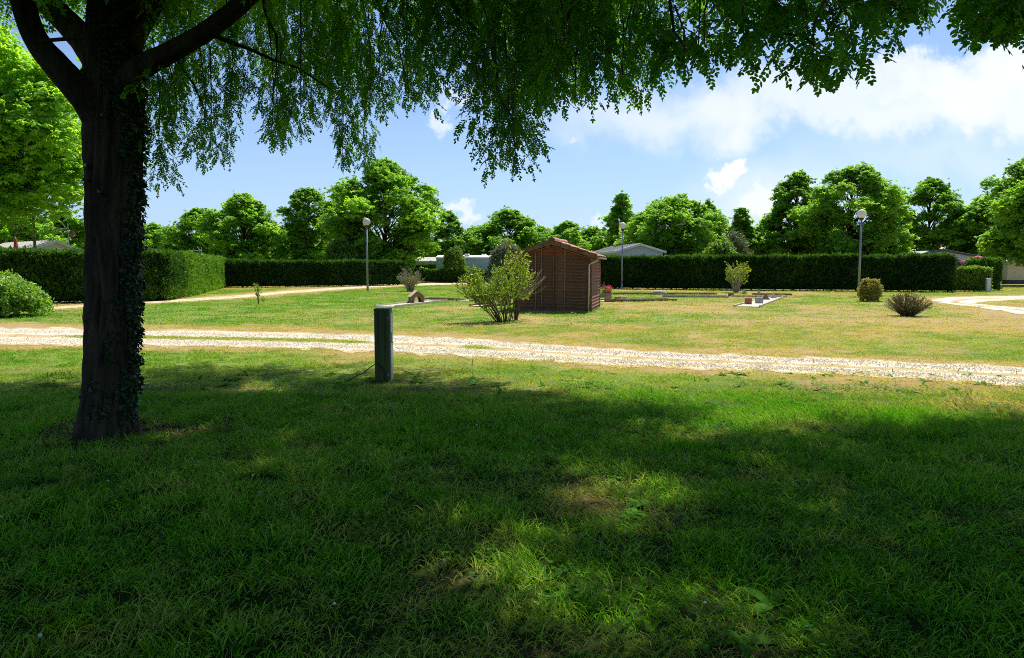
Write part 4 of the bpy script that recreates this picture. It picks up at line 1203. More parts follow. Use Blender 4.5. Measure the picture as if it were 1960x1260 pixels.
TREES = [
    (285, 432, 120, 128, 'round', .5, .04, .9, 'far pale tree just past the ivy trunk'),
    (560, 436, 130, 126, 'round', .35, .04, .9, 'far tree between the bushy round tree and the upright narrow tree'),
    (1400, 434, 130, 124, 'round', .5, .04, .9, 'far tree behind the grey brown flowering bush'),
    (1690, 424, 130, 118, 'round', .5, .04, .9, 'far tree behind the pale green drooping tree'),
    (1830, 410, 140, 116, 'round', .45, .04, .9, 'far tree rising behind the terracotta roof'),
    (1925, 400, 140, 112, 'round', .55, .04, .9, 'far tree rising behind the long grey roof'),
    # px, top, width, distance, shape, tint, skirt, density, label
    (740, 306, 190, 74, 'round', .30, .16, 1.25, 'tallest broad dark green tree behind the lamp beside the sandy path'),
    (470, 372, 145, 80, 'round', .38, .12, 1.1, 'bushy round tree beyond the end of the sunlit hedge'),
    (594, 360, 112, 82, 'vase', .15, .12, 1.0, 'upright narrow tree with greyish green top between two rounder trees'),
    (385, 398, 120, 105, 'round', .30, .10, .9, 'hazy rounded tree past the grey roofed cabin'),
    (300, 426, 80, 120, 'round', .45, .10, .7, 'low distant tree above the white gable behind the trunk'),
    (655, 352, 70, 98, 'thin', .0, .3, .45, 'thin grey green tree with airy crown behind the tallest tree'),
    (858, 404, 80, 92, 'round', .12, .1, .9, 'dark round tree above the little clipped ball tree'),
    (975, 402, 150, 95, 'round', .22, .1, 1.0, 'wide low tree above the shed roof'),
    (1084, 423, 100, 100, 'round', .35, .06, .8, 'slim open tree just past the shed ridge'),
    (1188, 368, 76, 82, 'thin', .30, .12, .75, 'tall wispy tree behind the lamp beside the shed'),
    (1287, 378, 165, 66, 'vase', .50, .12, 1.15, 'spreading light green tree with visible limbs above the hedge'),
    (1352, 388, 80, 80, 'round', .25, .1, .8, 'feathery tree tucked behind the spreading light green tree'),
    (1415, 396, 72, 76, 'cone', .05, .14, 1.0, 'small conical dark tree in the gap between taller trees'),
    (1518, 330, 130, 76, 'round', .18, .1, 1.15, 'dark tall tree leaning on its paler many stemmed neighbour'),
    (1622, 317, 165, 70, 'vase', .42, .1, 1.15, 'tall many stemmed tree behind the globe lamp on the lawn'),
    (1700, 372, 80, 72, 'round', .55, .08, .9, 'pale green drooping tree beside the many stemmed tree'),
    (1772, 340, 130, 78, 'round', .20, .12, 1.1, 'dark rounded tree above the white cabin gable'),
    (1872, 378, 110, 74, 'round', .42, .12, 1.0, 'medium tree with a thin trunk above the grey roof'),
    (1985, 285, 190, 62, 'round', .50, .2, 1.2, 'large yellow green tree overhanging the far end of the gravel bend'),
    (1135, 436, 130, 112, 'round', .3, .05, .9, 'low distant tree between the shed and the blue cabin'),
    (1035, 438, 150, 118, 'round', .25, .05, .9, 'low distant tree behind the shed roof slope'),
    (912, 434, 120, 118, 'round', .35, .05, .9, 'low distant tree above the white caravan'),
    (530, 432, 90, 115, 'round', .5, .06, .8, 'pale distant tree glimpsed between two nearer trees'),
    (655, 432, 90, 110, 'round', .55, .06, .8, 'pale distant tree glimpsed beside the tallest tree trunk'),
    (1460, 428, 90, 100, 'round', .4, .06, .8, 'distant tree behind the small conical tree'),
    (1840, 392, 80, 105, 'round', .3, .06, .8, 'distant tree peeping over the white cabin'),
    (1215, 436, 80, 110, 'round', .2, .06, .8, 'distant dark tree behind the blue cabin'),
    (340, 440, 90, 125, 'round', .35, .06, .7, 'distant tree beside the small roof aerial'),
    (1940, 395, 90, 98, 'round', .2, .06, .9, 'distant dark tree behind the medium tree with a thin trunk'),
    (1570, 430, 120, 98, 'round', .15, .06, .9, 'distant dark tree filling the gap behind the tall trees'),
    (1330, 440, 120, 105, 'round', .1, .06, .9, 'distant dark tree under the spreading light green tree'),
    (800, 440, 110, 105, 'round', .1, .06, .9, 'distant dark tree behind the tallest tree'),
    (430, 446, 110, 115, 'round', .15, .06, .8, 'distant dark tree behind the bushy round tree'),
]
for i, (px, tp, wd, d, sh, ti, sk, de, lab) in enumerate(TREES):
    far_tree('broadleaf_tree', lab, px, tp, wd, d, 900 + i, sh, ti, sk, dens=de, leafscale=(.46, .6, .52, .68)[i % 4])
# tree beyond the near hedge on the ivy trunk's other side
far_tree('broadleaf_tree', 'bright leafy tree with low drooping branches beside the ivy trunk', -70, 20, 520, 42, 950, 'round', .62, .35, dens=1.3, leafscale=.6, group='trees beside the ivy trunk')
for i, (px, tp, wd, d, ti, lab) in enumerate([(40, 395, 150, 62, .5, 'sunny tree behind the long pinkish roof'), (130, 400, 110, 70, .55, 'yellow green tree behind the roof aerial with the rusty vane'), (-60, 380, 160, 66, .4, 'leafy tree past the closed red parasol')]):
    far_tree('broadleaf_tree', lab, px, tp, wd, d, 960 + i, 'round', ti, .08, dens=1.0, group='trees beside the ivy trunk')

# ------------------------------------------------------------------ hedges
def hedge(label, front, thick, h, seed, tint=.15, name='hedge', col=None, dens=70, back=None, closed_back=False, lumps=.11, group='clipped hedges', gap=.10, scale=1.0):
    """clipped hedge: a dark twiggy core and a skin of sprays. front = ground points of its camera side"""
    col = col or COL_CYP
    f = np.array(front, float)
    nseg = [np.linalg.norm(f[i + 1] - f[i]) for i in range(len(f) - 1)]
    root = thing(name, label, 'hedge', (f[0][0], f[0][1], 0), group=group)
    o_ = f[0].copy(); f = f - o_
    # resample front line
    s = np.concatenate([[0], np.cumsum(nseg)]); t_ = np.linspace(0, s[-1], max(6, int(s[-1] / .5)))
    fl = np.stack([np.interp(t_, s, f[:, k]) for k in (0, 1)], 1)
    tg = np.gradient(fl, axis=0); tg /= np.linalg.norm(tg, axis=1)[:, None]
    nb = np.stack([-tg[:, 1], tg[:, 0]], 1)                       # to the back (front line runs with the camera on its right)
    bl = fl + nb * thick
    mb = MB(); n = len(fl); z0, z1 = gap, h - .07
    ins = .07
    fi = fl + nb * ins; bi = bl - nb * ins
    fi[0] += tg[0] * ins; bi[0] += tg[0] * ins; fi[-1] -= tg[-1] * ins; bi[-1] -= tg[-1] * ins
    v = np.concatenate([np.c_[fi, np.full(n, z0)], np.c_[fi, np.full(n, z1)], np.c_[bi, np.full(n, z1)], np.c_[bi, np.full(n, z0)]])
    fc = []
    for a in range(n - 1):
        for k in range(4):
            fc.append((k * n + a, k * n + a + 1, ((k + 1) % 4) * n + a + 1, ((k + 1) % 4) * n + a))
    fc += [(0, n, 2 * n, 3 * n), (n - 1, 4 * n - 1, 3 * n - 1, 2 * n - 1)]
    mb.add(v, fc); mb.build('core', M_CORE, root)
    # bare stems at the foot
    st = MB()
    for k in range(int(s[-1] / .55)):
        i = rng.integers(0, n); q = fl[i] + nb[i] * rng.uniform(.15, thick - .15)
        st.tube([(q[0], q[1], -.05), (q[0] + rng.normal(0, .03), q[1], .25)], [.03, .022], 5, False)
    if st.v: setp(st.build('stems', M_TWIG, root), kind='stuff')
    P_, N_, T_ = [], [], []
    L = s[-1]
    def face(cnt, fn):
        for _ in range(cnt):
            p, nn_ = fn(); P_.append(p); N_.append(nn_)
    def lump(p, q):
        return lumps * (vnoise(np.array([p * 1.0]), np.array([q * 1.4]), 1.2, seed, 2)[0] - .5) * 2
    def on_front():
        u = rng.uniform(0, n - 1); i = int(u); fr_ = u - i; i2 = min(i + 1, n - 1)
        b = fl[i] * (1 - fr_) + fl[i2] * fr_; nn_ = -nb[i]; z = rng.uniform(gap, h)
        b = b + nn_ * (lump(u * .5, z) - .03)
        return (b[0], b[1], z), (nn_[0], nn_[1], .25)
    def on_back():
        u = rng.uniform(0, n - 1); i = int(u); b = bl[i] * (1 - (u - i)) + bl[min(i + 1, n - 1)] * (u - i); z = rng.uniform(gap, h)
        return (b[0], b[1], z), (nb[i][0], nb[i][1], .25)
    def on_top():
        u = rng.uniform(0, n - 1); i = int(u); b = fl[i] * (1 - (u - i)) + fl[min(i + 1, n - 1)] * (u - i) + nb[i] * rng.uniform(-.02, thick)
        return (b[0], b[1], h - .03 + lump(u * .5, 7) * 1.2), (rng.normal(0, .3), rng.normal(0, .3), 1.0)
    def on_end(i, sg):
        def g():
            b = fl[i] + nb[i] * rng.uniform(0, thick); nn_ = tg[i] * sg; z = rng.uniform(gap, h); b = b + nn_ * lump(z, 3)
            return (b[0], b[1], z), (nn_[0], nn_[1], .25)
        return g
    face(int(L * h * dens), on_front); face(int(L * thick * dens), on_top); face(int(L * h * dens * .35), on_back)
    face(int(thick * h * dens), on_end(0, -1)); face(int(thick * h * dens), on_end(n - 1, 1))
    P_ = np.array(P_); N_ = np.array(N_)
    az = np.arctan2(N_[:, 1], N_[:, 0]); flat = N_[:, 2] > .6
    k = len(P_)
    rot = np.stack([rng.normal(0, .5, k), np.where(flat, rng.normal(-.9, .3, k), rng.normal(-.35, .35, k)), az + rng.normal(0, .5, k)], 1)
    bright = .45 * sstep(37.0, 39.0, P_[:, 1] + o_[1]) if seed == 1 else 0.0  # sunlight on the near hedge's far end, painted as lighter leaf tint
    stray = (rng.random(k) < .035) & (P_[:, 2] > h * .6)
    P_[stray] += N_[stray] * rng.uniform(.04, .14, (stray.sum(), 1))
    tn = np.clip(tint - (.3 if seed == 1 else 0) + bright + .25 * (vnoise(P_[:, 0] + P_[:, 1] * .3, P_[:, 2], .8, seed + 3, 3) - .5) * 2 + rng.normal(0, .1, k) + .25 * flat, 0, 1)  # shade on its front and sun on hedge tops also put into tint
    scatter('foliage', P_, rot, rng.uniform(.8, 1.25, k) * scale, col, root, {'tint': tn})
    return root

def hpx(pxs):
    return [G(*p) for p in pxs]
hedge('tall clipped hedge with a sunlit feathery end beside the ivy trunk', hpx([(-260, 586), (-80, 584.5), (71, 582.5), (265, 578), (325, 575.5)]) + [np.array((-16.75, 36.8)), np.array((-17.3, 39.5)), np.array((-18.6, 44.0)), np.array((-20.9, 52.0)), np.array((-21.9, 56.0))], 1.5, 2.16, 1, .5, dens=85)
hedge('long dark clipped hedge running behind the sandy path', hpx([(424, 551.5), (560, 550), (700, 548), (776, 546)]), 1.3, 1.95, 2, .05)
hedge('dark hedge set back behind the little ball tree', hpx([(776, 538.5), (860, 537.5), (1000, 537)]), 1.2, 1.78, 3, .05)
hedge('low clipped box hedge at the sandy path fork', hpx([(819, 541.5), (880, 541), (1010, 541)]), 2.6, 1.16, 4, .22)
hedge('long dark clipped hedge between the shed and the laurel', hpx([(1090, 552), (1150, 553), (1400, 556), (1640, 558), (1822, 560)]), 1.4, 2.22, 5, .06)
hedge('low bright topped laurel hedge by the gravel bend', hpx([(1823, 559), (1896, 559)]), 1.0, 1.5, 6, .5, col=COL_SHRUB, dens=120, scale=1.2)
hedge('narrow tall clipped hedge column by the white post', hpx([(1884, 557), (1913, 556.5)]), 1.4, 2.0, 7, .28)
hedge('dark clipped hedge across the grass beyond the hedge column', hpx([(1911, 541), (1960, 541), (2130, 541.5)]), 1.4, 1.88, 8, .03)

# ------------------------------------------------------------------ service post
bx = G(735, 729)
post = thing('service_post', 'dark green ribbed metal service post standing at the shadow edge', 'service post', (bx[0], bx[1], 0), rotz=R(-1))
HB, WB, DB = 1.02, .215, .20
mb = MB()
prof = [(-WB / 2, 0), (-WB / 2 + .012, -.012), (-.060, -.012), (-.054, -.004), (-.044, -.004), (-.038, -.012), (.030, -.012), (.036, -.003), (.052, -.003), (.058, -.012), (WB / 2 - .012, -.012), (WB / 2, 0), (WB / 2, DB), (-WB / 2, DB)]
mb.prism([(a, b - DB / 2) for a, b in prof], -.1, HB - .02); mb.build('body', M_POSTGREEN, post)
mb = MB(); mb.bevbox((0, -.004, HB - .005), (WB + .008, DB + .016, .03), .006); mb.build('cap', M_POSTGREEN, post)
mb = MB(); mb.box((WB / 2 + .008, .01, HB / 2 - .02), (.014, DB - .03, HB - .06)); mb.build('side_panel', M_ALU, post)
mb = MB(); mb.box((WB / 2 + .019, 0, .62), (.012, .10, .14)); mb.box((WB / 2 + .023, 0, .55), (.018, .05, .02)); mb.build('socket_box', M_ALU, post)
mb = MB(); mb.tube([(-.10, -.09, .25), (-.17, -.10, .21), (-.26, -.13, .13), (-.36, -.15, .09), (-.48, -.2, .02), (-.62, -.25, .008)], .007, 6); mb.build('cable', M_BLACK, post, True)
mb = MB(); mb.tube([(-.09, -.115, .26), (-.02, -.125, .23), (.03, -.135, .14), (.035, -.14, .02)], .006, 6); mb.build('cable', M_BLACK, post, True)
mb = MB()
for zz_ in (.08, .92):
    mb.lathe([(.008, 0), (.008, .004), (.001, .006)], 8, (0, 0, 0))
    break
bolt_me = MB().lathe([(.009, 0), (.009, .005), (.002, .007)], 8).mesh('bolt', M_ALU)
for zz_ in (.10, .90):
    link_mesh('bolt', bolt_me, post, (0.085, -DB / 2 - .012, zz_), (R(90), 0, 0))

# ------------------------------------------------------------------ globe lamps
def lamp(px, base, top, label):
    d = 4.72 * FPX / (base - top)
    x = (px - CX) / FPX * d
    root = thing('street_lamp', label, 'street lamp', (x, d, 0), group='globe lamps on the lawn')
    MB().tube([(0, 0, -.1), (0, 0, 2.0), (0, 0, 4.12)], [.066, .058, .046], 14).build('post', M_LAMPPOST, root, True)
    MB().lathe([(.075, 0), (.075, .45), (.062, .48)], 14, (0, 0, -.02)).build('base_sleeve', M_LAMPPOST, root)
    MB().lathe([(.05, 4.10), (.075, 4.13), (.12, 4.19), (.13, 4.24), (.11, 4.26)], 16).build('collar', M_BROWNPL, root, True)
    g = MB().lathe([(.10, 4.235)] + [(.245 * math.sin(a), 4.475 - .245 * math.cos(a)) for a in np.linspace(.45, 3.05, 14)] + [(.01, 4.72)], 24)
    g.build('globe', M_GLOBE, root, True)
    MB().lathe([(.035, 4.70), (.04, 4.722), (.012, 4.74)], 10).build('finial', M_BROWNPL, root, True)
    MB().box((0, -.066, .72), (.07, .02, .22)).build('hatch', M_LAMPPOST, root)
lamp(704, 562, 423, 'globe lamp on a grey post beside the sandy path')
lamp(1190, 562, 435, 'globe lamp on a grey post between the shed and the hedge')
lamp(1643, 572, 408, 'globe lamp on a grey post next to the yellow leaved shrub')

# ------------------------------------------------------------------ garden shed
SW, SL, EAVE, RIDGE = 2.78, 2.5, 1.98, 2.44
sa = R(13)
fcx, fcy = G(1057, 596.5)
sc_x, sc_y = fcx + SL / 2 * math.sin(sa), fcy + SL / 2 * math.cos(sa)
shed = thing('garden_shed', 'small brown timber shed with a clay tiled gable roof', 'shed', (sc_x, sc_y, 0), rotz=-sa)
PH = .116
slope = (RIDGE - EAVE) / (SW / 2)
fl_me = {}
def plank_obj(length, mat, loc, rot=(0, 0, 0)):
    key = (round(length, 2), mat.name)
    if key not in fl_me:
        mb_ = MB()
        # a lapped board: thicker at its lower edge, rough ends
        h_ = PH * .98
        v = np.array([(-length / 2, -.034, 0), (length / 2, -.034, 0), (length / 2, .015, 0), (-length / 2, .015, 0), (-length / 2, -.004, h_), (length / 2, -.004, h_), (length / 2, .015, h_), (-length / 2, .015, h_)])
        mb_.add(v, [(3, 2, 1, 0), (4, 5, 6, 7), (0, 1, 5, 4), (1, 2, 6, 5), (2, 3, 7, 6), (3, 0, 4, 7)])
        fl_me[key] = mb_.mesh('plank', mat)
    return link_mesh('plank', fl_me[key], shed, loc, rot)
nrow = int(EAVE / PH)
for k in range(nrow + 4):
    z = .04 + k * PH
    ln = SW - .02
    if z + PH > EAVE:
        ln = max(.25, 2 * (RIDGE - z - PH * .9) / slope)
    if ln < .3: continue
    mt = M_PLANKRED if k >= nrow - 0 else M_PLANK
    jit = rng.normal(0, .006)
    plank_obj(ln, mt, (rng.normal(0, .006), -SL / 2 - .012 + jit, z), (rng.normal(0, .02), rng.normal(0, .0025), 0))
    plank_obj(ln, M_PLANK, (0, SL / 2 + .012, z), (0, 0, math.pi))
    if z + PH <= EAVE + .02:
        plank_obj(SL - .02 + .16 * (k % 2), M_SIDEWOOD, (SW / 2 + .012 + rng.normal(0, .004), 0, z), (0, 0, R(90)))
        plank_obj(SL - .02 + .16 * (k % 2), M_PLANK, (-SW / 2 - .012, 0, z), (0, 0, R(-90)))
MB().box((0, 0, EAVE / 2 + .02), (SW - .08, SL - .08, EAVE - .04)).build('inner_wall', M_PLANK, shed)
MB().box((0, 0, .02), (SW + .06, SL + .06, .06)).build('floor_slab', M_GREYBED, shed)
for sx_ in (-1, 1):
    MB().box((sx_ * (SW / 2 + .0), -SL / 2 - .03, EAVE / 2 + .03), (.075, .055, EAVE - .02)).build('corner_post', M_PLANK if sx_ < 0 else M_PLANKRED, shed)
    MB().box((sx_ * (SW / 2 + .02), SL / 2 + .03, EAVE / 2), (.075, .055, EAVE - .06)).build('corner_post', M_PLANKRED, shed)
for xo, w_, mt, tl in ((-.60, .034, M_BATTEN, .6), (-.375, .034, M_BATTEN, .4), (.05, .042, M_PLANK, 0), (.46, .042, M_BATTEN, -.4)):
    zt = RIDGE - abs(xo) * slope - .06
    MB().box((xo, -SL / 2 - .055, zt / 2 + .03), (w_, .035, zt - .04), ry=R(-tl)).build('batten', mt, shed)
# roof
OV, OVG = .20, .20
for sx_ in (-1, 1):
    xe = SW / 2 + OV
    mb = MB()
    poly = [(0, RIDGE + .03), (sx_ * xe, RIDGE + .03 - slope * xe), (sx_ * xe, RIDGE + .06 - slope * xe), (0, RIDGE + .06)]
    v = [(a, y_, b) for y_ in (-SL / 2 - OVG + .04, SL / 2 + OVG - .04) for a, b in poly]
    mb.add(v, [(0, 1, 2, 3), (7, 6, 5, 4), (0, 4, 5, 1), (1, 5, 6, 2), (2, 6, 7, 3), (3, 7, 4, 0)])
    mb.build('roof_deck', M_PLANKRED, shed)
    ang = math.atan(slope)
    nrows, ncols = 5, 9
    rl = xe / math.cos(ang) / nrows
    tw = (SL + 2 * OVG) / ncols
    th = []
    for a in np.linspace(0, math.pi, 7):
        th.append((tw * .5 * math.cos(a), .055 * math.sin(a)))
    tmb = MB()
    v = [(0, p, q) for p, q in th] + [(rl + .05, p * .9, q * .9) for p, q in th]
    v += [(0, p * .86, q * .8 - .002) for p, q in th] + [(rl + .05, p * .77, q * .7 - .002) for p, q in th]
    n7 = 7
    fc = [(i, i + 1, n7 + i + 1, n7 + i) for i in range(6)] + [(2 * n7 + i + 1, 2 * n7 + i, 3 * n7 + i, 3 * n7 + i + 1) for i in range(6)]
    fc += [(n7 + i, n7 + i + 1, 3 * n7 + i + 1, 3 * n7 + i) for i in range(6)] + [(i + 1, i, 2 * n7 + i, 2 * n7 + i + 1) for i in range(6)]
    tmb.add(v, fc)
    tile_me = tmb.mesh('roof_tile', M_TILE)
    for rr_ in range(nrows):
        for cc_ in range(ncols):
            dist = rr_ * rl
            o = link_mesh('roof_tile', tile_me, shed)
            yy_ = -SL / 2 - OVG + tw * (cc_ + .5)
            o.location = (sx_ * dist * math.cos(ang), yy_, RIDGE + .075 - dist * math.sin(ang) - .006 * rr_ + rng.normal(0, .003))
            o.rotation_euler = (0, ang - .03, 0) if sx_ > 0 else (0, math.pi - ang + .03, 0)
            if sx_ < 0:
                o.rotation_euler = (0, ang - .03, math.pi)
    # verge pieces down the front gable, stepped one over the other
    nv = 5; vl = xe / nv
    for k in range(nv):
        x0, x1 = k * vl, (k + 1) * vl + .03
        mb = MB()
        z0_, z1_ = RIDGE + .135 - slope * x0 - .018, RIDGE + .135 - slope * x1 + .012
        dpt = .17
        y0_, y1_ = -SL / 2 - OVG - .03, -SL / 2 - OVG + .13
        v = [(sx_ * x0, y0_, z0_), (sx_ * x1, y0_, z1_), (sx_ * x1, y0_, z1_ - dpt), (sx_ * x0, y0_, z0_ - dpt), (sx_ * x0, y1_, z0_ + .012), (sx_ * x1, y1_, z1_ + .012), (sx_ * x1, y0_ + .03, z1_ - dpt), (sx_ * x0, y0_ + .03, z0_ - dpt)]
        mb.add(v, [(0, 1, 2, 3), (0, 4, 5, 1), (3, 2, 6, 7), (1, 5, 6, 2), (0, 3, 7, 4), (4, 7, 6, 5)])
        mb.build('verge_tile', M_VERGE, shed)
    MB().tube([(sx_ * .05, -SL / 2 - OVG + .02, RIDGE - .085 - .05 * slope), (sx_ * xe, -SL / 2 - OVG + .02, RIDGE - .085 - slope * xe)], .014, 5).build('verge_lath', M_BATTEN, shed)
# ridge tiles
rt = MB()
ang_ = np.linspace(-.35, math.pi + .35, 11); nrid = 7; rlen = (SL + 2 * OVG + .1) / nrid
v = [(.115 * math.cos(a), 0, .10 * math.sin(a)) for a in ang_] + [(.125 * math.cos(a), rlen + .03, .108 * math.sin(a)) for a in ang_] + [(.095 * math.cos(a), 0, .08 * math.sin(a)) for a in ang_] + [(.105 * math.cos(a), rlen + .03, .088 * math.sin(a)) for a in ang_]
n7 = len(ang_)
fc = [(i + 1, i, n7 + i, n7 + i + 1) for i in range(n7 - 1)] + [(2 * n7 + i, 2 * n7 + i + 1, 3 * n7 + i + 1, 3 * n7 + i) for i in range(n7 - 1)] + [(i, i + 1, 2 * n7 + i + 1, 2 * n7 + i) for i in range(n7 - 1)] + [(n7 + i + 1, n7 + i, 3 * n7 + i, 3 * n7 + i + 1) for i in range(n7 - 1)]
rt.add(v, fc); rid_me = rt.mesh('ridge_tile', M_TILE, True)
for k in range(nrid):
    link_mesh('ridge_tile', rid_me, shed, (0, -SL / 2 - OVG - .05 + k * rlen, RIDGE + .115 + rng.normal(0, .008)), (rng.normal(0, .015), 0, 0))
d_ = MB().lathe([(.112, 0), (.112, .035), (.09, .045)], 18); d_.build('ridge_end', M_VERGE, shed, False, (0, -SL / 2 - OVG - .05, RIDGE + .085), (R(90), 0, 0))
# gutter and downpipe on the sunny side
gx_ = SW / 2 + OV + .03; gz_ = RIDGE - slope * (SW / 2 + OV) + .02
ga = np.linspace(math.pi, 2 * math.pi, 9); gm = MB()
v = [(gx_ + .055 * math.cos(a), y_, gz_ + .055 * math.sin(a)) for y_ in (-SL / 2 - OVG - .02, SL / 2 + OVG) for a in ga] + [(gx_ + .047 * math.cos(a), y_, gz_ + .047 * math.sin(a)) for y_ in (-SL / 2 - OVG - .02, SL / 2 + OVG) for a in ga]
fc = [(i, i + 1, 9 + i + 1, 9 + i) for i in range(8)] + [(18 + i + 1, 18 + i, 27 + i, 27 + i + 1) for i in range(8)] + [(i + 1, i, 18 + i, 18 + i + 1) for i in range(8)] + [(0, 9, 27, 18), (8, 26, 35, 17)]
gm.add(v, fc); gm.build('gutter', M_GUTTER, shed, True)
MB().tube([(gx_, -SL / 2 - .10, gz_ - .05), (gx_ - .02, -SL / 2 - .10, gz_ - .12), (SW / 2 + .03, -SL / 2 - .09, gz_ - .20), (SW / 2 - .06, -SL / 2 - .085, gz_ - .26), (SW / 2 - .06, -SL / 2 - .085, 1.0), (SW / 2 - .075, -SL / 2 - .085, .06)], .026, 8).build('downpipe', M_PIPE, shed, True)
for zz_ in (.5, 1.25):
    MB().box((SW / 2 - .066, -SL / 2 - .085, zz_), (.07, .07, .02)).build('pipe_bracket', M_GUTTER, shed)

# ------------------------------------------------------------------ miniature golf
def lane(label, p0, p1, width, bed, edge, edge_h=.09):
    a, b = G(*p0), G(*p1); L = np.linalg.norm(b - a); rz = math.atan2(b[1] - a[1], b[0] - a[0]); c = (a + b) / 2
    root = thing('minigolf_lane', label, 'minigolf lane', (c[0], c[1], 0), rotz=rz, group='miniature golf lanes on the lawn')
    MB().box((0, 0, .012), (L, width, .05)).build('bed', bed, root)
    for s_ in (-1, 1):
        MB().box((rng.normal(0, .02), s_ * (width / 2 + .03), edge_h / 2 - .01), (L + .04, .055, edge_h + .02), rz=rng.normal(0, .004)).build('side_board', edge, root)
    MB().box((L / 2 + .03, 0, edge_h / 2 - .012), (.055, width - .01, edge_h)).build('end_board', edge, root)
    MB().lathe([(.055, .0375), (.055, .041), (.04, .0415)], 12, (L / 2 - .5, 0, 0)).build('cup', M_BLACK, root)
    return root
lane('pale minigolf lane running under the little wooden house', (738, 588.5), (838, 577), .85, M_CONC, M_EDGELT)
lane('thin minigolf lane with brown boards behind the little wooden house', (815, 573.5), (872, 574.5), .8, M_CONC, M_EDGE)
lane('minigolf lane ending beside the bright oleander bush', (890, 577), (942, 572.5), .8, M_CONC, M_EDGE)
lane('pinkish minigolf lane behind the oleander stems', (914, 587.5), (972, 583), .7, M_HOUSEROOF, M_EDGE)
lane('brown edged minigolf lane starting at the shed corner', (1150, 577.5), (1284, 575.5), .95, M_CONC, M_EDGE)
lane('straight minigolf lane passing the flower planter', (1172, 563.5), (1368, 563.8), .8, M_CONC, M_EDGE)
lane('grey minigolf lane in front of the stone ring', (1268, 568.5), (1392, 569.5), .9, M_GREYBED, M_STONE)
lane('thin edged minigolf lane in front of the pruned shrub', (1396, 568.5), (1500, 568.8), .8, M_CONC, M_EDGELT)
lane('white minigolf lane set with blocks and pyramids', (1431, 588.5), (1480, 570.8), .85, M_CONC, M_EDGELT)
lane('minigolf lane with thin boards beyond the pyramids', (1440, 564.5), (1514, 565.5), .8, M_CONC, M_EDGE)
def block(label, px, py, w_, h_, mat, taper=.9, name='minigolf_block', z=.037):
    c = G(px, py)
    mb_ = MB(); k = taper
    a = w_ / 2
    v = [(-a, -a, 0), (a, -a, 0), (a, a, 0), (-a, a, 0), (-a, -a, h_ * .8), (a, -a, h_ * .8), (a, a, h_ * .8), (-a, a, h_ * .8), (-a * k, -a * k, h_), (a * k, -a * k, h_), (a * k, a * k, h_), (-a * k, a * k, h_)]
    mb_.add(v, [(3, 2, 1, 0), (0, 1, 5, 4), (1, 2, 6, 5), (2, 3, 7, 6), (3, 0, 4, 7), (4, 5, 9, 8), (5, 6, 10, 9), (6, 7, 11, 10), (7, 4, 8, 11), (8, 9, 10, 11)])
    o = mb_.build(name, mat, None, False, (c[0], c[1], z), (0, 0, rng.uniform(-.3, .3)))
    setp(o, label, 'minigolf block', 'minigolf obstacles')
def pyramid(label, px, py, w_, h_, mat, z=.037):
    c = G(px, py); a = w_ / 2
    mb_ = MB(); mb_.add([(-a, -a * .5, 0), (a, -a * .5, 0), (a, a * .5, 0), (-a, a * .5, 0), (-a * .1, -a * .06, h_), (a * .1, -a * .06, h_), (a * .1, a * .06, h_), (-a * .1, a * .06, h_)], [(3, 2, 1, 0), (4, 5, 6, 7), (0, 1, 5, 4), (1, 2, 6, 5), (2, 3, 7, 6), (3, 0, 4, 7)])
    o = mb_.build('minigolf_pyramid', mat, None, False, (c[0], c[1], z), (0, 0, rng.uniform(-.2, .2)))
    setp(o, label, 'minigolf pyramid', 'minigolf obstacles')
block('red block on the white minigolf lane', 1432, 584, .26, .25, M_BRICKRED)
block('grey block on the white minigolf lane', 1453, 582.3, .26, .25, M_STONE)
pyramid('brown pyramid halfway along the white minigolf lane', 1465, 575.2, .40, .26, M_EDGE)
pyramid('pale brown pyramid at the end of the white minigolf lane', 1480, 572.6, .32, .30, M_HOUSEROOF)
pyramid('grey pyramid beside the foot of the pruned shrub', 1424, 564.2, .30, .26, M_STONE)
pyramid('pinkish pyramid on the lane beyond the pruned shrub', 1452, 565, .30, .24, M_HOUSEROOF)
block('brown block beside the pruned shrub', 1399, 568.3, .26, .16, M_EDGE)
block('red block nearer the planter on the brown edged lane', 1164, 576.3, .26, .15, M_BRICKRED)
block('red block next to the grey block on the brown edged lane', 1183, 576.2, .24, .15, M_BRICKRED)
block('grey block on the brown edged lane', 1196, 576, .24, .15, M_STONE)
c = G(1262, 564.5)
o = MB().lathe([(.40, 0), (.42, .10), (.36, .22), (.28, .24), (.22, .20), (.20, .06)], 20).build('stone_ring', M_STONE, None, True, (c[0], c[1], 0))
setp(o, 'low round grey stone ring on the lawn', 'stone ring')
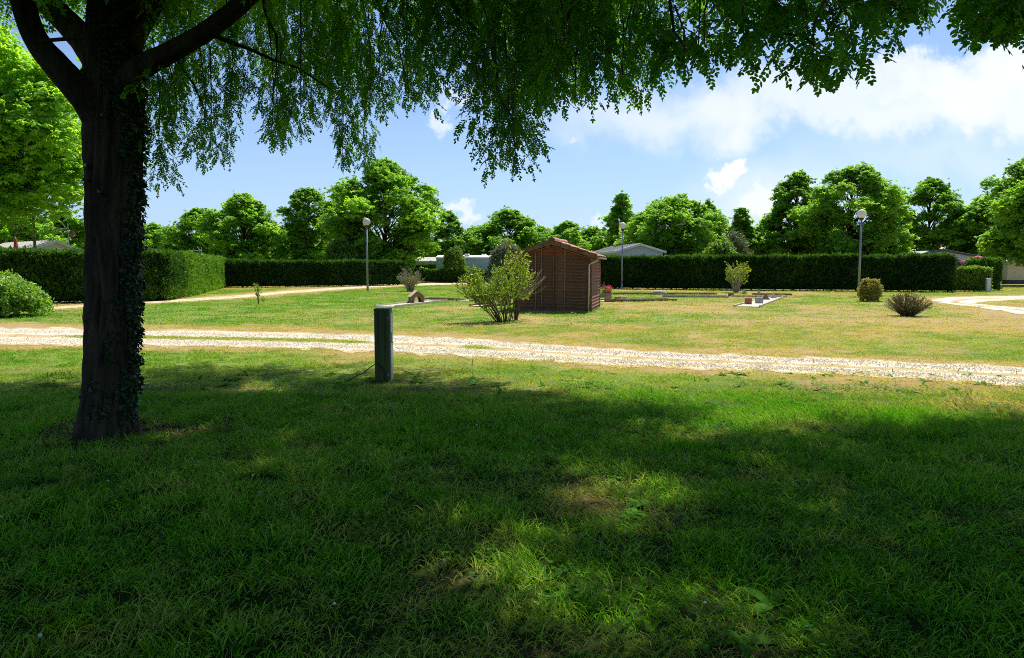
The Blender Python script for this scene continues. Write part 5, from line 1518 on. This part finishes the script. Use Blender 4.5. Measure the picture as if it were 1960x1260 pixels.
# little wooden house obstacle
c = G(797, 581)
hs_ = thing('minigolf_house', 'little wooden house obstacle with an arched tunnel on the minigolf lane', 'minigolf house', (c[0], c[1], .037), rotz=R(28))
W_, D_, H1, H2 = .62, .30, .26, .50
arch = [(-.15, 0)] + [(.15 * math.cos(a), .12 + .15 * math.sin(a)) for a in np.linspace(math.pi, 0, 9)] + [(.15, 0)]
outer = [(-W_ / 2, 0), (-W_ / 2, H1), (0, H2), (W_ / 2, H1), (W_ / 2, 0)]
for sy_ in (-1, 1):
    y0_ = sy_ * D_ / 2
    # side piers, gable above the arch as a strip of quads
    op = [(-W_ / 2, 0)] + [(np.interp(x_, [-W_ / 2, W_ / 2], [-W_ / 2, W_ / 2]), H1 + (H2 - H1) * (1 - abs(x_) / (W_ / 2))) for x_ in np.linspace(-W_ / 2, W_ / 2, 9)] + [(W_ / 2, 0)]
    mb = MB(); v = []; n = len(op)
    for yv in (y0_ - .012, y0_ + .012):
        v += [(p[0], yv, p[1]) for p in op] + [(p[0], yv, p[1]) for p in arch]
    fc = []
    for i in range(n - 1):
        fc += [(i, i + 1, n + i + 1, n + i), (2 * n + i + 1, 2 * n + i, 3 * n + i, 3 * n + i + 1), (n + i, n + i + 1, 3 * n + i + 1, 3 * n + i), (i + 1, i, 2 * n + i, 2 * n + i + 1)]
    mb.add(v, fc); mb.build('gable_wall', M_HOUSEWOOD, hs_)
for sx_ in (-1, 1):
    MB().box((sx_ * (W_ / 2 - .015), 0, H1 / 2), (.03, D_ - .03, H1)).build('side_wall', M_HOUSEWOOD, hs_)
    an = math.atan2(H2 - H1, W_ / 2); ll_ = math.hypot(H2 - H1, W_ / 2) + .05
    MB().box((sx_ * (W_ / 4 + .015), 0, (H1 + H2) / 2 + .012), (ll_, D_ + .08, .022), ry=sx_ * an).build('roof_board', M_HOUSEROOF, hs_)
MB().add([(-.30, -.6, .0), (.30, -.6, .0), (.22, -.16, .03), (-.22, -.16, .03), (-.30, -.6, -.02), (.30, -.6, -.02)], [(0, 1, 2, 3), (4, 5, 1, 0)]).build('ramp', M_CONC, hs_)

# ------------------------------------------------------------------ shrubs
def stem_shrub(name, label, px, py, H_, R_, nst, nleaf, ll, lw, leaf_mat, stem_mat, seed, bare=.25, curve=.3, lean=(0, 0), cat='shrub', flat=.25, stem_r=.012, twigs=3, leafname='leaves'):
    r = np.random.default_rng(seed)
    c = G(px, py)
    root = thing(name, label, cat, (c[0], c[1], 0))
    st = MB(); lf = MB()
    tips = []
    for i in range(nst):
        a = r.uniform(0, 6.3); q = math.sqrt(r.uniform()) * R_
        e = np.array((math.cos(a) * q + lean[0], math.sin(a) * q + lean[1], H_ * (1 - flat * (q / R_) ** 2) * r.uniform(.75, 1.0)))
        b_ = np.array((math.cos(a) * q * .16, math.sin(a) * q * .16, -.03))
        m_ = b_ * .6 + e * .4 + np.array((0, 0, curve * H_ * .3))
        cv = np.array([b_ * (1 - t_) ** 2 + 2 * m_ * t_ * (1 - t_) + e * t_ ** 2 for t_ in np.linspace(0, 1, 8)])
        cv[1:-1] += r.normal(0, .012 * H_, (6, 3))
        st.tube(cv, np.linspace(stem_r, stem_r * .3, 8), 5, False)
        tips.append(cv)
        for k in range(twigs):
            j = r.integers(3, 7); d = unit(r.normal(0, 1, 3) * np.array((1, 1, .5)) + np.array((math.cos(a), math.sin(a), .9)))
            tw_ = np.array([cv[j], cv[j] + d * .10 * H_, cv[j] + unit(d + np.array((0, 0, .4))) * .2 * H_])
            st.tube(tw_, [stem_r * .45, stem_r * .3, stem_r * .2], 4, False); tips.append(tw_)
    setp(st.build('stems', stem_mat, root), kind='stuff')
    if nleaf:
        for i in range(nleaf):
            cv = tips[r.integers(0, len(tips))]; t_ = r.uniform(bare, 1) if len(cv) > 4 else r.uniform(.1, 1)
            u = t_ * (len(cv) - 1); j = min(int(u), len(cv) - 2); p = cv[j] * (1 - (u - j)) + cv[j + 1] * (u - j)
            tg = unit(cv[j + 1] - cv[j]); d = unit(tg * r.uniform(.4, 1.2) + r.normal(0, .55, 3))
            leaflet(lf, p, d, unit(r.normal(0, 1, 3)), ll * r.uniform(.6, 1.2), lw)
        setp(lf.build(leafname, leaf_mat, root), kind='stuff')
    return root, tips
stem_shrub('oleander_bush', 'many stemmed yellow green oleander bush in front of the shed', 964, 617, 1.8, 1.15, 40, 2900, .14, .028, M_OLEANDER, M_TWIG, 31, .3, .35, (-.42, 0), flat=.35, twigs=5)
ol, tips = stem_shrub('oleander_bush', 'tall thin oleander with dead pale twigs against the shed wall', 986, 613, 2.35, .42, 12, 1500, .13, .026, M_OLEANDER, M_TWIG, 32, .35, .2, (-.02, 0), flat=.15, twigs=4)
dd_ = MB()
for i in range(14):
    b_ = np.array((.05, -.05, .75 + rng.uniform(-.1, .15))); e = np.array((rng.uniform(.45, 1.0), rng.uniform(-.3, .2), rng.uniform(1.0, 1.55)))
    m_ = (b_ + e) / 2 + np.array((.1, 0, -.12)); cv = np.array([b_ * (1 - t_) ** 2 + 2 * m_ * t_ * (1 - t_) + e * t_ ** 2 for t_ in np.linspace(0, 1, 6)]) + np.vstack([np.zeros(3), rng.normal(0, .015, (5, 3))])
    dd_.tube(cv, np.linspace(.013, .005, 6), 5, False)
    dd_.tube([cv[4], cv[4] + np.array((rng.uniform(-.05, .15), rng.normal(0, .1), rng.uniform(.02, .16)))], [.006, .004], 4, False)
setp(dd_.build('dead_twigs', M_PALETWIG, ol), kind='stuff')
stem_shrub('pruned_shrub', 'vase shaped pruned shrub with pale stems before the dark hedge', 1409, 560.5, 2.05, .72, 34, 2600, .09, .045, M_OLEANDER, M_PALETWIG, 33, .35, .25, (0, 0), flat=.1, twigs=4, stem_r=.020)
stem_shrub('dry_shrub', 'shrub topped with whitish dry twigs beside the sandy path', 785, 558.5, 1.7, .95, 40, 800, .10, .035, M_SAGE, M_PALETWIG, 34, .3, .5, (0, 0), flat=.45, twigs=8, stem_r=.016)
stem_shrub('dry_shrub', 'leafy lower growth of a shrub whose top has gone dry and white', 787, 558.2, 1.0, .42, 20, 1700, .10, .04, M_OLEANDER, M_TWIG, 35, .3, .3, (0, 0), flat=.2, twigs=3, stem_r=.016)
stem_shrub('lavender_bush', 'rounded spiky grey green lavender bush on brown grass', 1737, 605, 0.88, .80, 330, 5200, .06, .018, M_LAVENDER, M_LAVENDER, 36, .1, .3, (0, 0), flat=.55, twigs=0, stem_r=.007)
stem_shrub('sapling', 'thin leafy sapling standing alone on the lawn', 495, 582, .98, .12, 5, 190, .10, .03, M_OLEANDER, M_TWIG, 37, .15, .1, (0, 0), flat=.1, twigs=2, stem_r=.010)
stem_shrub('seedling', 'tiny seedling beside the thin sapling', 504, 580, .32, .08, 3, 50, .07, .025, M_OLEANDER, M_TWIG, 38, .15, .1, (0, 0), flat=.1, twigs=1, stem_r=.006)

def dome_bush(name, label, px, py, H_, Rx, Ry, n_, col, seed, tint=.4, z0=.05, cat='bush', scale=1.6, trunk=None, below=.2):
    r = np.random.default_rng(seed)
    c = G(px, py); root = thing(name, label, cat, (c[0], c[1], 0))
    e = r.normal(0, 1, (n_, 3)); e /= np.linalg.norm(e, axis=1)[:, None]; e[:, 2] = np.where(e[:, 2] < -below, -e[:, 2], e[:, 2])
    bump = 1 + .30 * (vnoise(e[:, 0] * 2.2 + 5, e[:, 1] * 2.2 + e[:, 2] * 1.7, 1.3, seed, 3) - .5) * 2
    zc = z0 + (H_ - z0) * (below / (1 + below)); zr = H_ - zc
    p = e * np.array((Rx, Ry, zr)) * (bump * r.uniform(.62, 1.03, n_))[:, None] + np.array((0, 0, zc))
    p[:, 2] = np.maximum(p[:, 2], .06)
    az = np.arctan2(e[:, 1], e[:, 0]); pol = np.arccos(np.clip(e[:, 2], -1, 1))
    rot = np.stack([np.zeros(n_), pol * .7, az], 1) + r.normal(0, .3, (n_, 3))
    scatter('foliage', p, rot, r.uniform(.75, 1.2, n_) * scale, col, root, {'tint': np.clip(tint + r.normal(0, .2, n_), 0, 1)})
    st = MB()
    for i in range(9 if trunk is None else 1):
        a = r.uniform(0, 6.3)
        if trunk is None:
            st.tube([(math.cos(a) * .1, math.sin(a) * .1, -.05), (math.cos(a) * Rx * .35, math.sin(a) * Ry * .35, zc * .7 + .1), (math.cos(a) * Rx * .7, math.sin(a) * Ry * .7, zc + zr * .4)], [.03, .02, .008], 5, False)
        else:
            st.tube([(0, 0, -.05), (.02, 0, zc * .6), (0, 0, zc + .3)], [trunk, trunk * .8, trunk * .5], 7, False)
    st.build('stems' if trunk is None else 'trunk', M_TWIG, root, True) if trunk is None else st.build('trunk', M_TWIG, root, True)
    return root
dome_bush('evergreen_bush', 'rounded bright green bush in front of the tall hedge', -8, 606, 1.28, 1.38, 1.2, 3400, COL_SHRUB, 41, .85, .12, scale=1.3)
dome_bush('golden_shrub', 'small yellow and green leaved shrub at the foot of a lamp', 1664, 577, 1.0, .44, .44, 700, COL_GOLD, 42, .4, .06, scale=1.4, below=.75)
dome_bush('ball_tree', 'little clipped ball shaped tree over the box hedge', 870, 541, 3.35, .92, .92, 1500, COL_SHRUB, 43, .3, 1.45, cat='tree', scale=2.4, trunk=.07)
dome_bush('olive_shrub', 'grey green rounded olive shrub beside the shed roof', 967, 556, 3.15, 1.1, 1.0, 1900, COL_SAGE, 44, .3, .6, scale=2.6, trunk=.08)
dome_bush('leafy_bush', 'bright green bush showing over the hedge under the spreading tree', 1376, 549, 3.5, 1.3, 1.1, 900, COL_SHRUB, 45, .6, .4, scale=2.8)
dome_bush('leafy_bush', 'grey brown flowering bush over the hedge beside the small conical tree', 1404, 547, 4.3, 1.4, 1.2, 900, COL_SAGE, 46, .2, .4, scale=3.0)
dome_bush('leafy_bush', 'pale green bush showing above the laurel hedge', 1874, 552, 1.9, .8, .8, 500, COL_SHRUB, 47, .55, .3, scale=2.4)
dome_bush('leafy_bush', 'dark bush over the hedge behind the sandy path lamp', 655, 543, 4.2, 1.4, 1.2, 700, COL_SHRUB, 48, .1, .4, scale=3.0)
dome_bush('leafy_bush', 'green bush over the hedge below the tallest tree', 745, 541, 3.9, 1.5, 1.2, 700, COL_SHRUB, 49, .5, .4, scale=3.0)
# flower planter beside the shed
c = G(1158, 570)
pl = thing('flower_planter', 'grey stone planter with red flowers beside the shed', 'planter', (c[0], c[1], 0), rotz=.05)
mb = MB()
v = []
for (hx, hy, z) in ((.29, .14, 0), (.34, .17, .24), (.31, .14, .24), (.29, .12, .19)):
    v += [(-hx, -hy, z), (hx, -hy, z), (hx, hy, z), (-hx, hy, z)]
fc = [(3, 2, 1, 0), (12, 13, 14, 15)]
for r0_ in (0, 4, 8):
    fc += [(r0_ + i, r0_ + (i + 1) % 4, r0_ + 4 + (i + 1) % 4, r0_ + 4 + i) for i in range(4)]
mb.add(v, fc); mb.build('box', M_PLANTER, pl)
fl_ = MB(); gr_ = MB(); wh = MB()
for i in range(260):
    p = np.array((rng.uniform(-.05, .32), rng.normal(0, .10), rng.uniform(.22, .62))); leaflet(fl_, p, unit(rng.normal(0, 1, 3)), unit(rng.normal(0, 1, 3)), .06, .05)
for i in range(300):
    p = np.array((rng.uniform(-.32, .30), rng.normal(0, .10), rng.uniform(.2, .45))); leaflet(gr_, p, unit(rng.normal(0, 1, 3) + np.array((0, 0, .5))), unit(rng.normal(0, 1, 3)), .09, .05)
for i in range(12):
    b_ = np.array((rng.uniform(-.25, .2), 0, .2)); wh.tube([b_, b_ + np.array((rng.normal(0, .1), rng.normal(0, .06), rng.uniform(.35, .65)))], [.006, .004], 4, False)
setp(fl_.build('petals', M_REDFL, pl), kind='stuff'); setp(gr_.build('leaves', M_OLEANDER, pl), kind='stuff'); setp(wh.build('stalks', M_PALETWIG, pl), kind='stuff')

# ------------------------------------------------------------------ cabins and caravans behind the hedges
def cabin(label, px, d, width, length, eave, ridge, rz, wall, roof, trim, name='holiday_cabin', over=.22, cat='cabin', group='holiday homes behind the hedges', vents=0):
    """gabled mobile home: front gable towards local -Y"""
    x = (px - CX) / FPX * d
    root = thing(name, label, cat, (x, d, 0), rotz=rz, group=group)
    w2, l2 = width / 2, length / 2
    mb_ = MB()
    v = [(s * w2, y_, z) for y_ in (-l2, l2) for s, z in ((-1, .35), (1, .35), (1, eave), (0, 0), (-1, eave))]
    v[3] = (0, -l2, ridge); v[8] = (0, l2, ridge)
    mb_.add(v, [(0, 1, 2, 3, 4), (9, 8, 7, 6, 5), (0, 5, 6, 1), (1, 6, 7, 2), (4, 9, 5, 0)]); mb_.build('wall', wall, root)
    MB().box((0, 0, .17), (width - .3, length - .3, .36)).build('base', M_ROOFDARK, root)
    sl = (ridge - eave) / w2
    for s in (-1, 1):
        a = math.atan(sl); L_ = (w2 + over) / math.cos(a)
        MB().box((s * (w2 + over) / 2, 0, ridge + .05 - sl * (w2 + over) / 2), (L_, length + 2 * over, .05), ry=s * a).build('roof', roof, root)
        MB().box((s * (w2 + over) / 2, -l2 - over - .015, ridge - .02 - sl * (w2 + over) / 2), (L_, .025, .17), ry=s * a).build('bargeboard', trim, root)
        MB().box((s * (w2 + over + .012), 0, eave - sl * over - .02), (.025, length + 2 * over, .14)).build('fascia', trim, root)
        for k in range(int(length / .55)):
            yk = -l2 + .3 + k * .55
            MB().box((s * (w2 + over) / 2, yk, ridge + .085 - sl * (w2 + over) / 2), (L_, .035, .03), ry=s * a).build('roof_rib', roof, root)
    for (xw, zw, ww, hw) in ((-w2 * .5, 1.65, 1.0, .9), (w2 * .5, 1.65, 1.0, .9)):
        f_ = MB().box((xw, -l2 - .015, zw), (ww, .04, hw)).build('window', M_ROOFWHITE, root)
        MB().box((xw, -l2 - .04, zw), (ww - .12, .015, hw - .12)).build('pane', M_GLASS, f_)
    MB().box((w2 + .015, -l2 * .2, 1.35), (.04, .8, 1.95)).build('door', M_ROOFWHITE, root)
    for k in range(vents):
        MB().bevbox((rng.uniform(-.3, .3) * width, -l2 + (k + .7) * length / (vents + .6), ridge + .1), (.5, .5, .22), .06).build('roof_vent', M_ROOFWHITE, root)
    return root
cabin('long cabin with a ribbed pinkish roof behind the tall hedge', 62, 52, 3.6, 9.0, 2.62, 3.30, R(52), M_CREAMWALL, M_ROOFPINK, M_ROOFWHITE)
cabin('white cabin with a dark edged gable beside the ivy trunk', 262, 60, 4.2, 8, 2.62, 3.42, R(25), M_WHITEWALL, M_ROOFGREY, M_ROOFDARK)
cabin('cabin with a grey beige roof under the tallest tree', 662, 84, 4.4, 5, 2.35, 2.95, R(90), M_CREAMWALL, M_ROOFGREY, M_ROOFGREY)
cabin('long low cabin with a pale roof behind the dry shrub', 815, 86, 4.2, 6.0, 2.2, 2.62, R(88), M_CREAMWALL, M_ROOFGREY, M_ROOFWHITE)
cabin('white caravan with roof vents behind the ball tree', 893, 78, 2.6, 6.0, 2.5, 2.72, R(86), M_WHITEWALL, M_ROOFWHITE, M_ROOFWHITE, name='caravan', cat='caravan', vents=3, over=.05)
cabin('pale blue boarded cabin with a low gable beside the shed', 1196, 64, 3.9, 8, 2.85, 3.42, R(8), M_BLUEWALL, M_ROOFGREY, M_ROOFWHITE)
cabin('white boarded cabin with a dark roof edge above the laurel hedge', 1802, 68, 5.0, 8, 2.50, 3.05, R(-31), M_WHITEWALL, M_ROOFGREY, M_ROOFDARK)
cabin('cabin with a long grey roof beyond the hedge column', 1962, 70, 4.2, 6.5, 2.05, 2.62, R(90), M_CREAMWALL, M_ROOFGREY, M_ROOFGREY)
cabin('house with a pale terracotta roof glimpsed through the trees', 1755, 92, 6.5, 5.0, 3.3, 4.3, R(84), M_CREAMWALL, M_HOUSEROOF, M_CREAMWALL)
cabin('cabin with a pale grey roof almost hidden by the long hedge', 1612, 66, 4.2, 6, 2.2, 2.52, R(88), M_CREAMWALL, M_ROOFWHITE, M_ROOFGREY)
# awning tent
d = 62; x = (1722 - CX) / FPX * d
aw = thing('awning', 'pale fabric awning pitched beside the white boarded cabin', 'awning', (x, d, 0))
mb = MB(); v = []
for i in range(7):
    for j in range(5):
        a, b_ = i / 6, j / 4
        v.append((-1.5 + 3.0 * a, -1.4 + 2.8 * b_, 2.15 + .75 * a - .10 * math.sin(a * math.pi * 3) ** 2 - .12 * (1 - 4 * (b_ - .5) ** 2) * math.sin(a * math.pi)))
mb.add(v, [(i * 5 + j, i * 5 + j + 1, (i + 1) * 5 + j + 1, (i + 1) * 5 + j) for i in range(6) for j in range(4)]); mb.build('canopy', M_AWNING, aw, True)
for px_, py_, hh in ((-1.5, -1.4, 2.15), (1.5, -1.4, 2.9), (-1.5, 1.4, 2.15), (1.5, 1.4, 2.9)):
    MB().tube([(px_, py_, -.05), (px_, py_, hh)], .025, 6).build('pole', M_METAL, aw)
# parasols
d = 54; x = (1868 - CX) / FPX * d
pa = thing('parasol', 'open pink parasol next to the white boarded cabin', 'parasol', (x, d, 0))
mb = MB(); n = 8
v = [(0, 0, 2.42)] + [(1.15 * math.cos(k * math.pi / 4), 1.15 * math.sin(k * math.pi / 4), 1.98) for k in range(8)] + [(1.15 * math.cos(k * math.pi / 4), 1.15 * math.sin(k * math.pi / 4), 1.82) for k in range(8)]
mb.add(v, [(0, 1 + k, 1 + (k + 1) % 8) for k in range(8)] + [(1 + k, 9 + k, 9 + (k + 1) % 8, 1 + (k + 1) % 8) for k in range(8)]); mb.build('canopy', M_PINK, pa)
MB().tube([(0, 0, -.05), (0, 0, 2.5)], .022, 8).build('pole', M_METAL, pa)
d = 36; x = (36 - CX) / FPX * d
pa = thing('parasol', 'closed red parasol standing up behind the tall hedge', 'parasol', (x, d, 0))
MB().lathe([(.05, 1.4), (.17, 1.5), (.14, 2.0), (.10, 2.6), (.06, 2.95), (.015, 3.0)], 9).build('canopy', M_REDCLOTH, pa)
MB().tube([(0, 0, -.05), (0, 0, 3.08)], .022, 8).build('pole', M_METAL, pa)
# poles and aerials
d = 47; x = (72 - CX) / FPX * d
wp = thing('wooden_pole', 'grey wooden pole rising behind the long pinkish roof', 'pole', (x, d, 0))
MB().tube([(0, 0, -.1), (.01, 0, 2.5), (0, 0, 4.75)], [.10, .09, .075], 10).build('shaft', M_WOODPOLE, wp, True)
MB().lathe([(.08, 4.74), (.085, 4.78), (.02, 4.84)], 10).build('cap', M_ALU, wp)
def aerial(label, px, d, top, vane):
    x = (px - CX) / FPX * d; zt = H_CAM + (HZ - top) / FPX * d
    r_ = thing('roof_aerial', label, 'aerial', (x, d, 0), rotz=R(10))
    MB().tube([(0, 0, -.05), (0, 0, zt)], .024, 6).build('mast', M_METAL, r_)
    zb = zt - .25
    MB().tube([(-1.1, 0, zb - .03), (.05, 0, zb)], .022, 6).build('boom', M_METAL, r_)
    for k, xx in enumerate(np.linspace(-1.0, -.25, 6)):
        MB().tube([(xx, -.16, zb - .02), (xx, .16, zb - .02)], .008, 5).build('element', M_METAL, r_)
    MB().tube([(-.34, 0, zb + .32), (-.16, .02, zb + .05), (-.02, 0, zb)], .02, 5).build('reflector', M_METAL, r_)
    MB().tube([(-.26, 0, zb - .30), (-.12, .02, zb - .05), (-.02, 0, zb)], .02, 5).build('reflector', M_METAL, r_)
    if vane:
        MB().lathe([(.02, 0), (.17, .10), (.20, .25), (.12, .38), (.03, .42)], 12, (.24, 0, zb - .55)).build('rusty_vane', M_RUST, r_, True)
        MB().box((.28, 0, zb - .72), (.56, .10, .07), ry=.05).build('vane_arm', M_RUST, r_)
aerial('roof aerial with a rusty vane above the long pinkish roof', 137, 50, 431, True)
aerial('small roof aerial above the sunlit hedge end', 389, 62, 474, False)
# white posts by the hedge column
for px, py, h_, lab in ((1890.5, 559.5, .88, 'white plastic post between the laurel and the hedge column'), (1912, 551, .95, 'white post half hidden behind the hedge column')):
    c = G(px, py); r_ = thing('white_post', lab, 'post', (c[0], c[1], 0))
    MB().bevbox((0, 0, h_ / 2 - .03), (.24, .18, h_), .02).build('body', M_ROOFWHITE, r_)
    MB().bevbox((0, 0, h_ - .02), (.27, .21, .05), .015).build('cap', M_ALU, r_)
